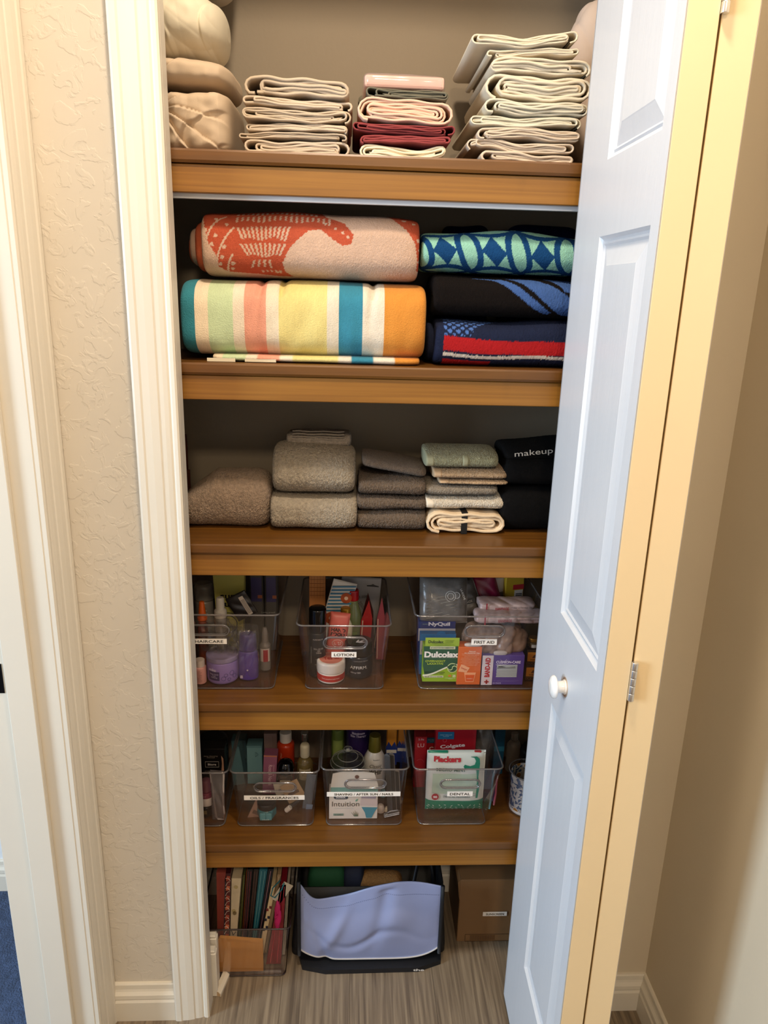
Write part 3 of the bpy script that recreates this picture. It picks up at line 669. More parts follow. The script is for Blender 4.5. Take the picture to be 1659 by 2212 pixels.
for (a, b_, tp, lb, sd) in [(955, 1065, 484, 'dark navy rolled towel behind the aqua towel, left one', 1), (1095, 1262, 486, 'dark navy towel behind the aqua towel, beside the door', 2)]:
    x0, x1 = at(a, 500, 1.40).x, at(b_, 500, 1.40).x
    o = soft('rolled_towel', x1-x0, .08, at((a+b_)/2, tp, 1.40).z-Z2, Mnv, None, n=3, ne=7, nx=50, nt=60, lump=.003, seed=sd); o.location = ((x0+x1)/2, 1.425, Z2); tag(o, lb, 'towel', 'dark towels at the back of the second shelf')
# ================================================================ SMALL TOWELS (middle shelf)
Z3 = ZS[2]+.0003
YS = 1.31
def pile(name, label, cat, px0, px1, pyt, zb, Y, d, m, seed, n=2.8, ne=8, lump=.002, fuzz=.0012, grp=None, rz=0, nx=150, nt=190, disp=None, zt=None, ls=9):
    x0, x1 = at(px0, pyt+25, Y-d/2).x, at(px1, pyt+25, Y-d/2).x; zt = zt or at((px0+px1)/2, pyt, Y-d/2+.01).z
    o = soft(name, x1-x0, d, zt-zb, m, None, n=n, ne=ne, nx=nx, nt=nt, lump=lump, lscale=ls, fuzz=fuzz, seed=seed, disp=disp)
    o.location = ((x0+x1)/2, Y, zb); o.rotation_euler = (0, 0, rz); tag(o, label, cat, grp); return o, zt
def terry(name, col, b=1.0, sc=620): return mat(name, col, .95, b, sc, .004, .22, 170, spec=.12, sheen=.12 if sum(lin(col)) > .2 else 0)
tt1 = terry('terry_taupe', 'a38b74'); tt2 = terry('terry_light_grey', 'b3a48e'); tt2b = terry('terry_grey_band', '9c8f80', .5); tt3 = terry('terry_dark_taupe', '72604f')
G3 = 'small towels on the middle shelf'
def slope(a, p=1):
    def dp(P, U):
        P = P.copy(); k = P[:, 2]/U['h']; s = (P[:, 0]/U['w']+.5); P[:, 2] *= (1-a+a*np.clip(s*2.6, 0, 1)**p); return P
    return dp
pile('hand_towel', 'taupe towel lying flat at the left end of the middle shelf', 'towel', 385, 579, 1026, Z3, 1.318, .09, tt1, 3, n=2.6, ne=7, disp=slope(.42), lump=.003, ls=5)
o, zt = pile('hand_towel', 'light grey fluffy towel, lower one of the tallest pile', 'towel', 582, 772, 1073, Z3, 1.335, .14, tt2, 4, n=3.2, ne=12, lump=.0012)
def dome(a):
    def dp(P, U):
        P = P.copy(); s = P[:, 0]/U['w']*2; P[:, 2] *= 1-a*(s*.6+.25)**2; P[:, 2] += .012*(P[:, 1]/U['d']+.5)*(P[:, 2]/U['h']); return P
    return dp
o, zt = pile('hand_towel', 'light grey fluffy towel, upper one of the tallest pile', 'towel', 585, 768, 980, zt+.0005, 1.337, .14, tt2, 5, n=2.5, ne=9, lump=.0015, disp=dome(.14))
o, z_ = pile('hand_towel', 'darker grey banded towel set back on top of the tallest pile', 'towel', 618, 757, 934, zt-.004, 1.385, .085, tt2b, 6, n=2.8, ne=9, lump=.002, zt=at(690, 934, 1.37).z)
for q in range(4): tube('hem_band', [(-.047+.0094*g, -.0428-.0006*math.sin(g*2+q), .016+.0052*q+.0006*math.sin(g*1.3)) for g in range(11)], .0011, mat('hem_weave', '8f8374', .9, .6, 500, .001), o, 6)
zt = Z3
for i, (a, b_, tp, lb) in enumerate([(772, 920, 1103, 'lowest dark taupe washcloth of the brown pile'), (771, 921, 1072, 'second dark taupe washcloth up the brown pile'), (774, 921, 1034, 'third dark taupe washcloth up, under the slanting one')]):
    o, zt = pile('washcloth', lb, 'washcloth', a, b_, tp, zt+.0004, 1.335, .13, tt3, 20+i, n=2.8, ne=12, lump=.002, grp='dark taupe washcloths')
def ramp(a):
    def dp(P, U):
        P = P.copy(); P[:, 2] += a*(.5-P[:, 0]/U['w'])*U['w']; return P
    return dp
x0, x1 = at(782, 1010, 1.29).x, at(922, 1010, 1.29).x
o = soft('washcloth', x1-x0, .11, .022, tt3, None, n=2.6, ne=8, nx=80, nt=70, lump=.0012, fuzz=.0006, seed=33, disp=ramp(.16)); o.location = ((x0+x1)/2, 1.34, zt-.003); tag(o, 'top dark taupe washcloth sloping down to the right', 'washcloth', 'dark taupe washcloths')
# washcloth stack
cf = mat('cream_waffle_cotton', 'dcc3a0', .85, .6, 260, .0012, .06, 30); 
zt = Z3
x0, x1, z0, z1 = bx(921, 1098, 1106, 1141, 1.275)
o = folded('washcloth_bundle', 'cream cotton cloths held by a black band, bottom of the mixed pile', 'cloths', x0, x1, Z3, z1, 1.268, .12, 4, cf, 201, wave=.0015)
bxm = at(1003, 1120, 1.27).x-o.location.x; hh = z1-Z3
extr('elastic_band', [(-.0018, .0004), (.10, .0004), (.10, hh+.0010), (-.0018, hh+.0014)], 'x', bxm-.0055, bxm+.0055, BLACK, o)
zt = z1+.001
for i, (a, b_, tp, cc, lb, dx) in enumerate([(921, 1093, 1072, 'd8cbb6', 'white washcloth on the cream bundle with the black band', 0), (919, 1078, 1046, '8f8373', 'grey washcloth between the white and beige ones', 0), (950, 1099, 1036, 'bfa07c', 'lower beige washcloth with a woven end', 0),
                                             (938, 1099, 1014, 'bf9f7b', 'upper beige washcloth under the sage one', 0), (922, 1080, 978, '9c9878', 'sage green washcloth on top of the mixed pile', 0)]):
    mm = terry('terry_'+cc, cc, .9, 520)
    o, zt = pile('washcloth', lb, 'washcloth', a, b_, tp, zt+.0003, 1.335, .125, mm, 50+i, n=2.6, ne=10, lump=.0012, grp='washcloths of the mixed pile', fuzz=.0009)
    wv = mat('weave_'+cc, cc, .8, .5, 200, .0008, map_scale=(1, 1, 3))
    w_ = o.data
    hx = min(v.co.x for v in o.data.vertices); hz = max(v.co.z for v in o.data.vertices)
    if i in (0, 2, 3, 4): soft('woven_end', .016, .10, hz*.82, wv, o, (hx+.008, -.0135, hz*.05), n=2.8, ne=8, nx=12, nt=36, lump=.0004)
    if i == 4: soft('woven_end', .014, .10, hz*.8, wv, o, (.004, -.0148, hz*.08), n=2.8, ne=5, nx=12, nt=36)
# makeup towel
x0, x1 = at(1088, 1050, 1.27).x, at(1262, 1050, 1.27).x; zt = at(1140, 962, 1.28).z
t_ = thing('makeup_towel', 'black towel pile with white embroidered lettering beside the door', 'towel', ((x0+x1)/2, 1.335, Z3))
Mbk = terry('terry_black', '0b0a0a', .4)
hh = zt-Z3
soft('folded_towel', x1-x0, .13, hh*.52, Mbk, t_, n=3, ne=12, nx=60, nt=70, lump=.002, seed=1, fuzz=.0004)
soft('folded_towel', x1-x0-.004, .13, hh*.36, Mbk, t_, (.001, .002, hh*.52), n=2.8, ne=12, nx=60, nt=70, lump=.002, seed=2, fuzz=.0004)
soft('folded_towel', x1-x0-.002, .12, hh*.20, Mbk, t_, (.001, .006, hh*.84), n=2.6, ne=12, nx=60, nt=50, lump=.002, seed=3, fuzz=.0004, disp=ramp(-.10))
text(t_, 'makeup', -.024, hh*.93, -.066, .068, .013, plain('b9b2a8'), rot=.12, name='embroidery')
# dark wooden frame edge at the shelf's left end
t_ = thing('wooden_tray', 'dark red-brown wooden tray standing at the left end of the middle shelf', 'tray', (CX0+.03, 1.46, Z3), ry=0)
Mrw = wood('red_wood', '3a1a10', '4a2214', '5a2b1a', (20, 20, 2), .3, .1, knots=False)
xa = at(409, 1000, 1.375).x-(CX0+.03)
box('tray_base', xa-.050, xa-.044, -.085, .07, 0, .135, Mrw, t_, .001)
box('tray_side', xa-.044, xa, -.085, -.079, .0, .085, Mrw, t_, .001)
box('tray_side', xa-.044, xa-.006, -.070, -.064, .0, .150, Mrw, t_, .001)
box('tray_side', xa-.044, xa, .064, .07, 0, .085, Mrw, t_, .001)
# ================================================================ CLEAR BINS
Mbin = clear('bin_plastic', 'fcfafa', .15, .03, .006, 'cfc8c8'); Mrim = clear('bin_rim_plastic', 'b9b0ae', .8, .08, .12, 'd8d0cc')
Mlab = plain('ece4da', .5)
def rrect(x0, x1, y0, y1, r, n=5):
    out = []
    for cx, cy, a in ((x1-r, y0+r, -PI/2), (x1-r, y1-r, 0), (x0+r, y1-r, PI/2), (x0+r, y0+r, PI)):
        for k in range(n+1): g = a+PI/2*k/n; out.append((cx+r*math.cos(g), cy+r*math.sin(g)))
    return out
def bin_(label, xb0, xb1, xt0, xt1, zb, zt, yf=1.246, yft=1.233, yb=1.425, ybt=1.445, r=.012, hand=None, lab=None, name='clear_bin', group='clear storage bins', m=None, mr=None, cat='bin'):
    cx = (xb0+xb1)/2; t = thing(name, label, cat, (cx, yf, zb), group=group); m = m or Mbin; mr = mr or Mrim
    H = zt-zb; th = .0016; n = 6*4
    O0 = rrect(xb0-cx, xb1-cx, 0, yb-yf, r); O1 = rrect(xt0-cx, xt1-cx, yft-yf, ybt-yf, r)
    I0 = rrect(xb0-cx+th, xb1-cx-th, th, yb-yf-th, r-th); I1 = rrect(xt0-cx+th, xt1-cx-th, yft-yf+th, ybt-yf-th, r-th)
    V = []; F = []; k = len(O0)
    c0 = rrect(xb0-cx+.003, xb1-cx-.003, .003, yb-yf-.003, r-.002)
    V += [(x, y, 0) for x, y in c0]+[(x, y, .003) for x, y in O0]+[(x, y, H) for x, y in O1]+[(x, y, H) for x, y in I1]+[(x, y, .003) for x, y in I0]
    for L in range(4):
        for i in range(k): j = (i+1) % k; F.append((L*k+i, L*k+j, (L+1)*k+j, (L+1)*k+i))
    F.append(tuple(range(k-1, -1, -1))); F.append(tuple(4*k+i for i in range(k)))
    meshobj('bin_wall', V, F, m, t, True).data.set_sharp_from_angle(angle=math.radians(50))
    tube('rim', [(x*1.0, y, H) for x, y in rrect(xt0-cx-.0012, xt1-cx+.0012, yft-yf-.0012, ybt-yf+.0012, r)], .0017, mr, t, 6, True)
    tube('base_edge', [(x, y, .0022) for x, y in rrect(xb0-cx, xb1-cx, 0, yb-yf, r)], .0012, mr, t, 5, True)
    if hand:
        hx, hz, hw, hh = hand; hx -= cx; hz -= zb; pts = []; R = hh/2
        for a0, sx in ((-PI/2, 1), (PI/2, -1)):
            for q in range(9): g = a0+PI*q/8; pts.append((hx+sx*(hw/2-R)+R*math.cos(g), hz+R*math.sin(g)))
        def yz(z): return (yft-yf)*z/H
        tube('handle', [(x, yz(z)-.0022, z) for x, z in pts], .0017, mr, t, 6, True)
        tube('handle', [(hx+(x-hx)*.93, yz(z)-.0010, hz+(z-hz)*.78) for x, z in pts], .0008, mr, t, 5, True)
    if lab:
        s, lx, lz, lw, lh = lab; lx -= cx; lz -= zb; yy = (yft-yf)*lz/H-.0006
        o = box('name_label', lx-lw/2, lx+lw/2, yy-.0008, yy, lz-lh/2, lz+lh/2, Mlab, t, .0002)
        text(o, s, lx, lz, yy-.0009, lw*.80, lh*.50, BLACK, bold=.012)
    return t
def wpx(px, py, Y): v = at(px, py, Y); return v.x, v.z
def labpx(s, a, b, yc, hpx, Y=1.238):
    p, q = at(a, yc, Y), at(b, yc, Y); return (s, (p.x+q.x)/2, (p.z+q.z)/2, q.x-p.x, hpx/1600*1.27)
def handpx(a, b, yt, yb, Y=1.236):
    p, q = at(a, (yt+yb)/2, Y), at(b, (yt+yb)/2, Y); return ((p.x+q.x)/2, (p.z+q.z)/2, q.x-p.x, (yb-yt)/1600*1.28)
Z4, Z5 = ZS[3]+.0003, ZS[4]+.0003
hc = .5*(at(417, 1385, 1.236).x+at(490, 1385, 1.236).x)-.0015
bin_('wide clear bin labelled HAIRCARE at the left of the fourth shelf', -.366, -.132, -.3695, -.119, Z4, .837, hand=(hc-.012, at(440, 1360, 1.236).z, .098, .021), lab=('HAIRCARE', hc, at(450, 1385, 1.237).z, .0635, .0105), yb=1.45, ybt=1.466)
bin_('narrow clear bin labelled LOTION in the middle of the fourth shelf', -.073, .074, -.0865, .0835, Z4, .817, hand=handpx(699, 793, 1373, 1403), lab=labpx('LOTION', 716, 770, 1414, 14), yb=1.45, ybt=1.466)
bin_('wide clear bin labelled FIRST AID beside the open door', .142, .365, .129, .379, Z4, .837, hand=handpx(1004, 1090, 1348, 1377), lab=labpx('FIRST AID', 1018, 1073, 1386, 15), yb=1.45, ybt=1.466)
bin_('clear bin with no label showing, at the left end of the lowest shelf', -.358, -.2345, -.368, -.2225, Z5, .507, group='small clear bins', yb=1.45, ybt=1.466)
bin_('clear bin labelled OILS / FRAGRANCES on the lowest shelf', -.209, -.059, -.2165, -.0475, Z5, .507, hand=handpx(549, 640, 1686, 1713), lab=labpx('OILS / FRAGRANCES', 527, 658, 1723, 13), group='small clear bins', yb=1.45, ybt=1.466)
bin_('clear bin labelled SHAVING / AFTER SUN / NAILS on the lowest shelf', -.032, .119, -.041, .127, Z5, .513, hand=handpx(745, 834, 1679, 1705), lab=labpx('SHAVING / AFTER SUN / NAILS', 706, 865, 1715, 13), group='small clear bins', yb=1.45, ybt=1.466)
bin_('clear bin labelled DENTAL on the lowest shelf', .153, .290, .139, .313, Z5, .513, hand=handpx(951, 1037, 1679, 1705), lab=labpx('DENTAL', 966, 1021, 1714.5, 14), group='small clear bins', yb=1.45, ybt=1.466)
ZB4, ZB5 = Z4+.0036, Z5+.0036
# ---------------------------------------------------------------- product builders
class Pr:
    pass
def fit(px0, px1, pyt, Y, zb):
    ym = pyt+12
    a, b = at(px0, ym, Y), at(px1, ym, Y); return (a.x+b.x)/2, b.x-a.x, at((px0+px1)/2, pyt, Y).z-zb
def carton(name, label, cat, px0, px1, pyt, Y, zb, d, m, group=None, rz=0, bev=.0006, flap=None, rx=0, ry=0, h=None, dz=0):
    x, w_, hh = fit(px0, px1, pyt, Y, zb); hh = h or hh
    t = thing(name, label, cat, (x, Y, zb+dz), rz, group, rx, ry); t['w'] = w_; t['h'] = hh
    box('carton', -w_/2, w_/2, 0, d, 0, hh, m, t, bev); return t, w_, hh
def cyl(name, label, cat, px0, px1, pyt, Y, zb, group=None, rz=0, rx=0, ry=0):
    x, w_, hh = fit(px0, px1, pyt, Y, zb); t = thing(name, label, cat, (x, Y, zb), rz, group, rx, ry); return t, w_/2, hh
def crumple(name, label, cat, x0, x1, y0, y1, z0, z1, m, seed, group=None, lump=.006, ls=16, n=2.6, ne=3, rz=0, parent=None, nx=60, nt=70, rx=0):
    rs = np.random.RandomState(seed)
    def dp(P, U):
        q = P.copy(); c = U['P0']-np.array([0, 0, U['h']/2]); nn = c/np.maximum(np.linalg.norm(c, axis=1, keepdims=True), 1e-6)
        for k in range(6):
            v = rs.normal(size=3); v /= np.linalg.norm(v); s = P@v*ls*rs.uniform(1, 3.5)*PI+rs.uniform(0, 6)
            q -= nn*((1-np.abs(np.sin(s)))**2*lump*rs.uniform(.4, 1))[:, None]
        return q
    o = soft(name, x1-x0, y1-y0, z1-z0, m, parent, n=n, ne=ne, nx=nx, nt=nt, disp=dp, seed=seed)
    o.location = ((x0+x1)/2, (y0+y1)/2, z0); o.rotation_euler = (rx, 0, rz)
    if label: tag(o, label, cat, group)
    return o
Mfilm = clear('bag_film', 'faf8f6', .5, .08, .02, 'ffffff'); Mfog = clear('fog_plastic', 'd9d4cc', .5, .15, .30, 'c9c2b8')
Mgls = clear('clear_glass', 'eef1f0', .6, .02, .01)
def pouch(name, label, cat, px0, px1, pyt, pyb, Y, m, zb=None, th=.006, rz=0, rx=0, ry=0, group=None, seed=1, lump=.0012, zigzag=False):
    """flat packet: thin pillow with sealed ends"""
    x0, x1, z0, z1 = bx(px0, px1, pyt, pyb, Y); z0 = zb if zb is not None else z0
    t = thing(name, label, cat, ((x0+x1)/2, Y, z0), rz, group, rx, ry); w_, h = x1-x0, z1-z0; nX, nZ = 26, 34; V = []; F = []
    for sd in (-1, 1):
        for j in range(nZ+1):
            for i in range(nX+1):
                u, v = i/nX*2-1, j/nZ*2-1; b_ = max(1-u**4, 0)**.6*max(1-abs(v)**5, 0)**.6
                V.append((u*w_/2, sd*(.0004+th/2*b_)+lump*math.sin(u*5+v*7+seed)*(1-abs(v)), (v+1)/2*h))
    S = (nX+1)*(nZ+1)
    for sd in (0, 1):
        for j in range(nZ):
            for i in range(nX):
                a = sd*S+j*(nX+1)+i; q = (a, a+1, a+nX+2, a+nX+1); F.append(q if sd == 0 else q[::-1])
    for j in range(nZ):
        for i in (0, nX): a = j*(nX+1)+i; F.append((a, a+nX+1, S+a+nX+1, S+a))
    for i in range(nX):
        for j in (0, nZ): a = j*(nX+1)+i; F.append((a, a+1, S+a+1, S+a))
    meshobj('packet', V, F, m, t); return t, w_, h
# ================================================================ HAIRCARE bin
t, r, h = cyl('bottle', 'small pink bottle with a white cap, front left of the haircare bin', 'bottle', 418, 445, 1424, 1.268, ZB4)
lathe('bottle_body', rp((.0001, 0), (r, 0), (r, h*.68), (r*.86, h*.72), (.0001, h*.72)), plain('dda193'), t)
lathe('cap', rp((.0001, 0), (r*.80, 0), (r*.80, h*.30), (.0001, h*.30)), plain('ddd0c0'), t, (0, 0, h*.70))
text(t, lines(9, 3, 6, 12), -.001, h*.36, 0, r*1.1, h*.5, plain('6b4540'), R=r)
t, r, h = cyl('hair_mask_jar', 'wide lilac hair mask jar with a printed face, front of the haircare bin', 'jar', 446, 515, 1408, 1.285, ZB4)
Mlil = plain('8a76b4', .35)
lathe('jar_body', rp((.0001, 0), (r*.94, 0), (r, h*.1), (r, h*.80), (.0001, h*.8), r=.003), Mlil, t, seg=56)
lathe('lid', rp((.0001, 0), (r*1.02, 0), (r*1.02, h*.18), (.0001, h*.18), r=.002), plain('8d84a6'), t, (0, 0, h*.8), seg=56)
band(t, 'printed_label', r, h*.16, h*.5, -.85, -.05, plain('3c3560'))
text(t, 'amika:', -.016, h*.56, 0, .017, .006, plain('e9e4ee'), R=r, bold=.01); text(t, 'flower bomb\nmask\nhydrating', -.0125, h*.33, 0, .018, .010, plain('cfc8de'), R=r)
for a, zz, rr in ((.35, .30, .0034), (.75, .34, .0044), (.95, .22, .004), (.2, .2, .004), (.55, .16, .003)):
    m_ = plain('4c4580'); P = [(rr*math.cos(q*PI/9)+a*r, rr*math.sin(q*PI/9)+h*zz*1.2) for q in range(18)]
    tube('printed_swirl', [((r+.0003)*math.sin(x/r), -(r+.0003)*math.cos(x/r), z) for x, z in P], .0004, m_, t, 4, True)
t, r, h = cyl('bottle', 'tall purple bottle standing before the clear spray bottle', 'bottle', 513, 557, 1366, 1.285, ZB4)
Mpur = plain('4a2f94', .3)
lathe('bottle_body', rp((.0001, 0), (r*.92, 0), (r, h*.06), (r*1.0, h*.45), (r*.9, h*.62), (.0001, h*.62), r=.004), Mpur, t, sy=.75)
lathe('cap', rp((.0001, 0), (r*.9, 0), (r*.80, h*.34), (r*.62, h*.37), (.0001, h*.37), r=.003), plain('3a2478', .3), t, (0, 0, h*.625), sy=.75)
patch(t, 'barcode_sticker', -r*.75, -r*.35, h*.05, h*.11, -r*.62, plain('c9c0d8')); patch(t, 'emblem', 0, 0, 0, 0, -r*.755, plain('dcd6ea'), pts=[(0, h*.22), (.002, h*.24), (0, h*.26), (-.002, h*.24)])
t, r, h = cyl('spray_bottle', 'clear spray bottle with a white and red label', 'bottle', 560, 584, 1353, 1.32, ZB4)
lathe('bottle_body', rp((.0001, 0), (r, 0), (r, h*.58), (r*.5, h*.66), (.0001, h*.66)), Mfog, t)
lathe('spray_cap', rp((.0001, 0), (r*.62, 0), (r*.58, h*.2), (r*.35, h*.34), (.0001, h*.34)), Mfog, t, (0, 0, h*.64))
band(t, 'printed_label', r, h*.22, h*.52, -.9, .95, plain('d8ccc0')); band(t, 'printed_label', r+.0003, h*.22, h*.50, -.25, .6, plain('a3242c'))
t, r, h = cyl('mousse_can', 'frosted grey can with a clear cap at the back left of the haircare bin', 'can', 418, 462, 1256, 1.40, ZB4)
lathe('can_body', rp((.0001, 0), (r*.88, 0), (r*.88, h*.72), (r*.7, h*.76), (.0001, h*.76)), plain('8c857a', .3), t)
lathe('cap', rp((.0001, 0), (r, 0), (r, h*.2), (r*.8, h*.24), (.0001, h*.24), r=.004), Mfog, t, (0, 0, h*.75))
text(t, 'le\nFR', .004, h*.6, 0, .014, .016, plain('d8d2c8'), R=r*.88)
for a, b_, c_, Y_, lb in ((426, 446, 1298, 1.32, 'orange nozzle bottle in front of the frosted can'), (404, 420, 1318, 1.34, 'second orange nozzle bottle, half hidden by the door casing')):
    t, r, h = cyl('nozzle_bottle', lb, 'bottle', a, b_, c_, Y_, ZB4)
    lathe('bottle_body', rp((.0001, 0), (r*1.1, 0), (r*1.1, h*.6), (r*.9, h*.72), (.0001, h*.72)), plain('8a3a16'), t)
    lathe('nozzle', rp((.0001, 0), (r*1.1, 0), (r*1.1, h*.04), (r*.85, h*.05), (r*.55, h*.26), (.0001, h*.27), r=.001), plain('cd5a14', .35), t, (0, 0, h*.73))
t, r, h = cyl('mist_bottle', 'white capped mist bottle before the yellow tube', 'bottle', 462, 489, 1290, 1.31, ZB4)
lathe('bottle_body', rp((.0001, 0), (r, 0), (r, h*.7), (r*.8, h*.76), (.0001, h*.76)), Mfog, t)
lathe('spray_cap', rp((.0001, 0), (r, 0), (r, h*.09), (r*.7, h*.11), (r*.66, h*.24), (r*.5, h*.26), (.0001, h*.26), r=.001), plain('b5ada0'), t, (0, 0, h*.74))
t, r, h = cyl('sunscreen_tube', 'olive yellow tube printed SUN BUM at the back of the haircare bin', 'tube', 462, 530, 1238, 1.375, ZB4)
w_ = r
V = [(-w_*.75, 0), (w_*.75, 0), (w_*.98, h), (-w_*.98, h)]
extr('tube_body', V, 'y', -.012, .014, plain('a9a14c', .5), t)
text(t, 'sun\nBum', -.002, h*.70, -.0125, .040, .026, BLACK, bold=.03)
tube('printed_face', [(-.002+.016*math.cos(q*PI/12), -.0128, h*.42+.018*math.sin(q*PI/12)) for q in range(24)], .0011, BLACK, t, 5, True)
tube('printed_face', [(-.020+i*.006, -.0128, h*.40-.0005*i) for i in range(7)], .0005, BLACK, t, 4); tube('printed_face', [(-.013+i*.0045, -.0128, h*.54+.003*math.sin(i*.7)) for i in range(6)], .0009, BLACK, t, 4)
for k, (a, b_, Y_, lb) in enumerate(((538, 568, 1.40, 'left grey-based bottle with a violet top, behind the black pouch'), (571, 599, 1.395, 'right grey-based bottle with a violet top, at the bin side'))):
    t, w_, h = carton('shampoo_bottle', lb, 'bottle', a, b_, 1238, Y_, ZB4, .03, plain('4b4742', .4), bev=.003)
    box('upper_body', -w_/2+.0005, w_/2-.0005, -.0004, .0296, h*.62, h*.96, plain('3b345f', .4), t, .003)
    if k: text(t, 'Living proof.', -.006, h*.5, -.0003, w_*1.1, .005, plain('a39c92'))
    patch(t, 'printed_stripe', w_*.1, w_*.42, h*.68, h*.72, -.0006, plain('a8603a'))
t, w_, h = pouch('foil_pouch', 'black pouch with a white barcode strip lying across the haircare bin', 'pouch', 512, 560, 1278, 1332, 1.33, plain('1b1716', .3), th=.006, ry=-.5)
patch(t, 'barcode_label', .004, .013, .004, h*.86, -.0045, plain('b5a99c'))
for q in range(12): patch(t, 'barcode_line', .0048, .0122, .008+q*.0026, .009+q*.0026, -.0050, plain('5a5450'), t=.0001)
crumple('plastic_bag', 'crumpled clear plastic bag over the lilac jar', 'bag', at(428, 1370, 1.30).x, at(532, 1370, 1.30).x, 1.262, 1.335, at(480, 1408, 1.3).z, at(480, 1336, 1.3).z, Mfilm, 3, lump=.012)
crumple('plastic_bag', 'tall clear plastic sleeve round the purple bottle', 'bag', at(510, 1420, 1.28).x, at(560, 1420, 1.28).x, 1.266, 1.306, ZB4, at(535, 1352, 1.28).z, Mfilm, 13, lump=.003, n=4, ne=8)
# ================================================================ LOTION bin
def roll_print(t, R, items):
    for s, x, z, w_, hh, c in items: text(t, s, x, z, 0, w_, hh, plain(c), R=R)
t, r, h = cyl('roll_on_bottle', 'tall black roll-on bottle at the left of the lotion bin', 'bottle', 667, 705, 1312, 1.30, ZB4)
lathe('bottle_body', rp((.0001, 0), (r*.96, 0), (r*.96, h*.66), (.0001, h*.66), r=.003), plain('191615', .25), t)
lathe('cap', rp((.0001, 0), (r, 0), (r, h*.33), (r*.9, h*.345), (.0001, h*.35), r=.003), plain('070606', .08), t, (0, 0, h*.655))
roll_print(t, r*.96, [('AFFIRM', .001, h*.57, .020, .0028, 'b9b2a8'), ('ROLL-ON GEL\nCBD\n3,000mg', .003, h*.40, .019, .012, 'c9c2b8'), (lines(7, 5), .003, h*.22, .014, .018, '9a938a')])
text(t, 'MAXIMUM STRENGTH', -.0125, h*.33, 0, .034, .0022, plain('a8a198'), R=r*.96, rot=PI/2)
t, w_, h = pouch('hand_cream_tube', 'salmon pink hand cream tube printed HAND FOOD', 'tube', 702, 745, 1322, 1425, 1.315, plain('d66a5c', .4), th=.020, ry=.12, zb=ZB4+.035)
text(t, 'HAND\nFOOD', .0, h*.58, -.0105, w_*.72, .017, plain('3b2320'), bold=.05); text(t, 'SOAP &\nGLORY', .002, h*.32, -.0105, .015, .007, plain('f2d8cc'), bold=.02)
tube('printed_ring', [(.002+.0105*math.cos(q*PI/10), -.0112, h*.32+.0075*math.sin(q*PI/10)) for q in range(20)], .0005, plain('f2d8cc'), t, 4, True)
t, r, h = cyl('lotion_bottle', 'ivory lotion bottle with a gold cap', 'bottle', 731, 762, 1306, 1.335, ZB4)
lathe('bottle_body', rp((.0001, 0), (r, 0), (r, h*.66), (r*.55, h*.78), (.0001, h*.78), r=.006), plain('e2d5b4', .35), t)
lathe('cap', rp((.0001, 0), (r*.62, 0), (r*.70, h*.17), (.0001, h*.17), r=.001), mat('gold_cap', 'b98a2c', .3, metal=.6), t, (0, 0, h*.78))
text(t, 'LOVE\nbeauty', .003, h*.55, 0, .014, .006, plain('a06b50'), R=r)
t, r, h = cyl('gel_bottle', 'clear green gel bottle with a red cap behind the gold-capped one', 'bottle', 745, 782, 1271, 1.37, ZB4)
lathe('bottle_body', rp((.0001, 0), (r, 0), (r, h*.62), (r*.55, h*.80), (r*.55, h*.84), (.0001, h*.84), r=.008), clear('green_plastic', 'b9c79a', .5, .05, .35, 'a8b37c'), t)
lathe('cap', rp((.0001, 0), (r*.64, 0), (r*.64, h*.13), (r*.58, h*.145), (.0001, h*.145)), plain('a3151b', .25), t, (0, 0, h*.84))
band(t, 'leaf_print', r+.0002, h*.30, h*.42, -.8, .5, plain('6c7f3c')); text(t, 'aloe', 0, h*.5, 0, .014, .005, plain('7a5b3c'), R=r)
t, w_, h = pouch('hang_packet', 'white hanging packet with a hook slot at the back of the lotion bin', 'packet', 727, 812, 1246, 1420, 1.405, plain('8f8a86', .35), th=.004, zb=ZB4, ry=.06)
patch(t, 'hook_slot', 0, 0, 0, 0, -.0030, plain('2c2622'), pts=[(.012, h*.9), (.020, h*.905), (.024, h*.92), (.028, h*.905), (.036, h*.895), (.036, h*.885), (.012, h*.888)], lift=.0006)
text(t, 'comfort zone', -.004, h*.74, -.0034, .045, .007, plain('4b4540'), rot=.15); text(t, 'touched', .01, h*.60, -.0034, .03, .01, plain('57504a'), rot=-.9)
t, w_, h = carton('soap_box', 'peach patterned box at the back left of the lotion bin', 'box', 668, 703, 1240, 1.395, ZB4, .03, plain('c07c3e', .5))
for q in range(5): patch(t, 'printed_row', -w_/2+.001, w_/2-.001, h*.93-q*.0085, h*.93-q*.0085+.0004, -.0002, plain('8a5220'), lift=.0004)
for q in range(5): patch(t, 'printed_column', -w_/2+.006*q+.004, -w_/2+.006*q+.0044, h*.70, h*.97, -.0002, plain('8a5220'), lift=.0004)
t, w_, h = pouch('striped_packet', 'blue and white striped packet with copper fruit slices, leaning left', 'packet', 676, 728, 1250, 1410, 1.365, plain('d9d0c4', .4), th=.006, zb=ZB4+.01, ry=.25)
for q in range(9):
    z = h*.52+q*.0075
    if z < h*.93: patch(t, 'printed_stripe', 0, 0, 0, 0, -.0043, plain('3b7390'), pts=[(-w_*.47, z), (w_*.47, z+.012), (w_*.47, z+.0155), (-w_*.47, z+.0035)])
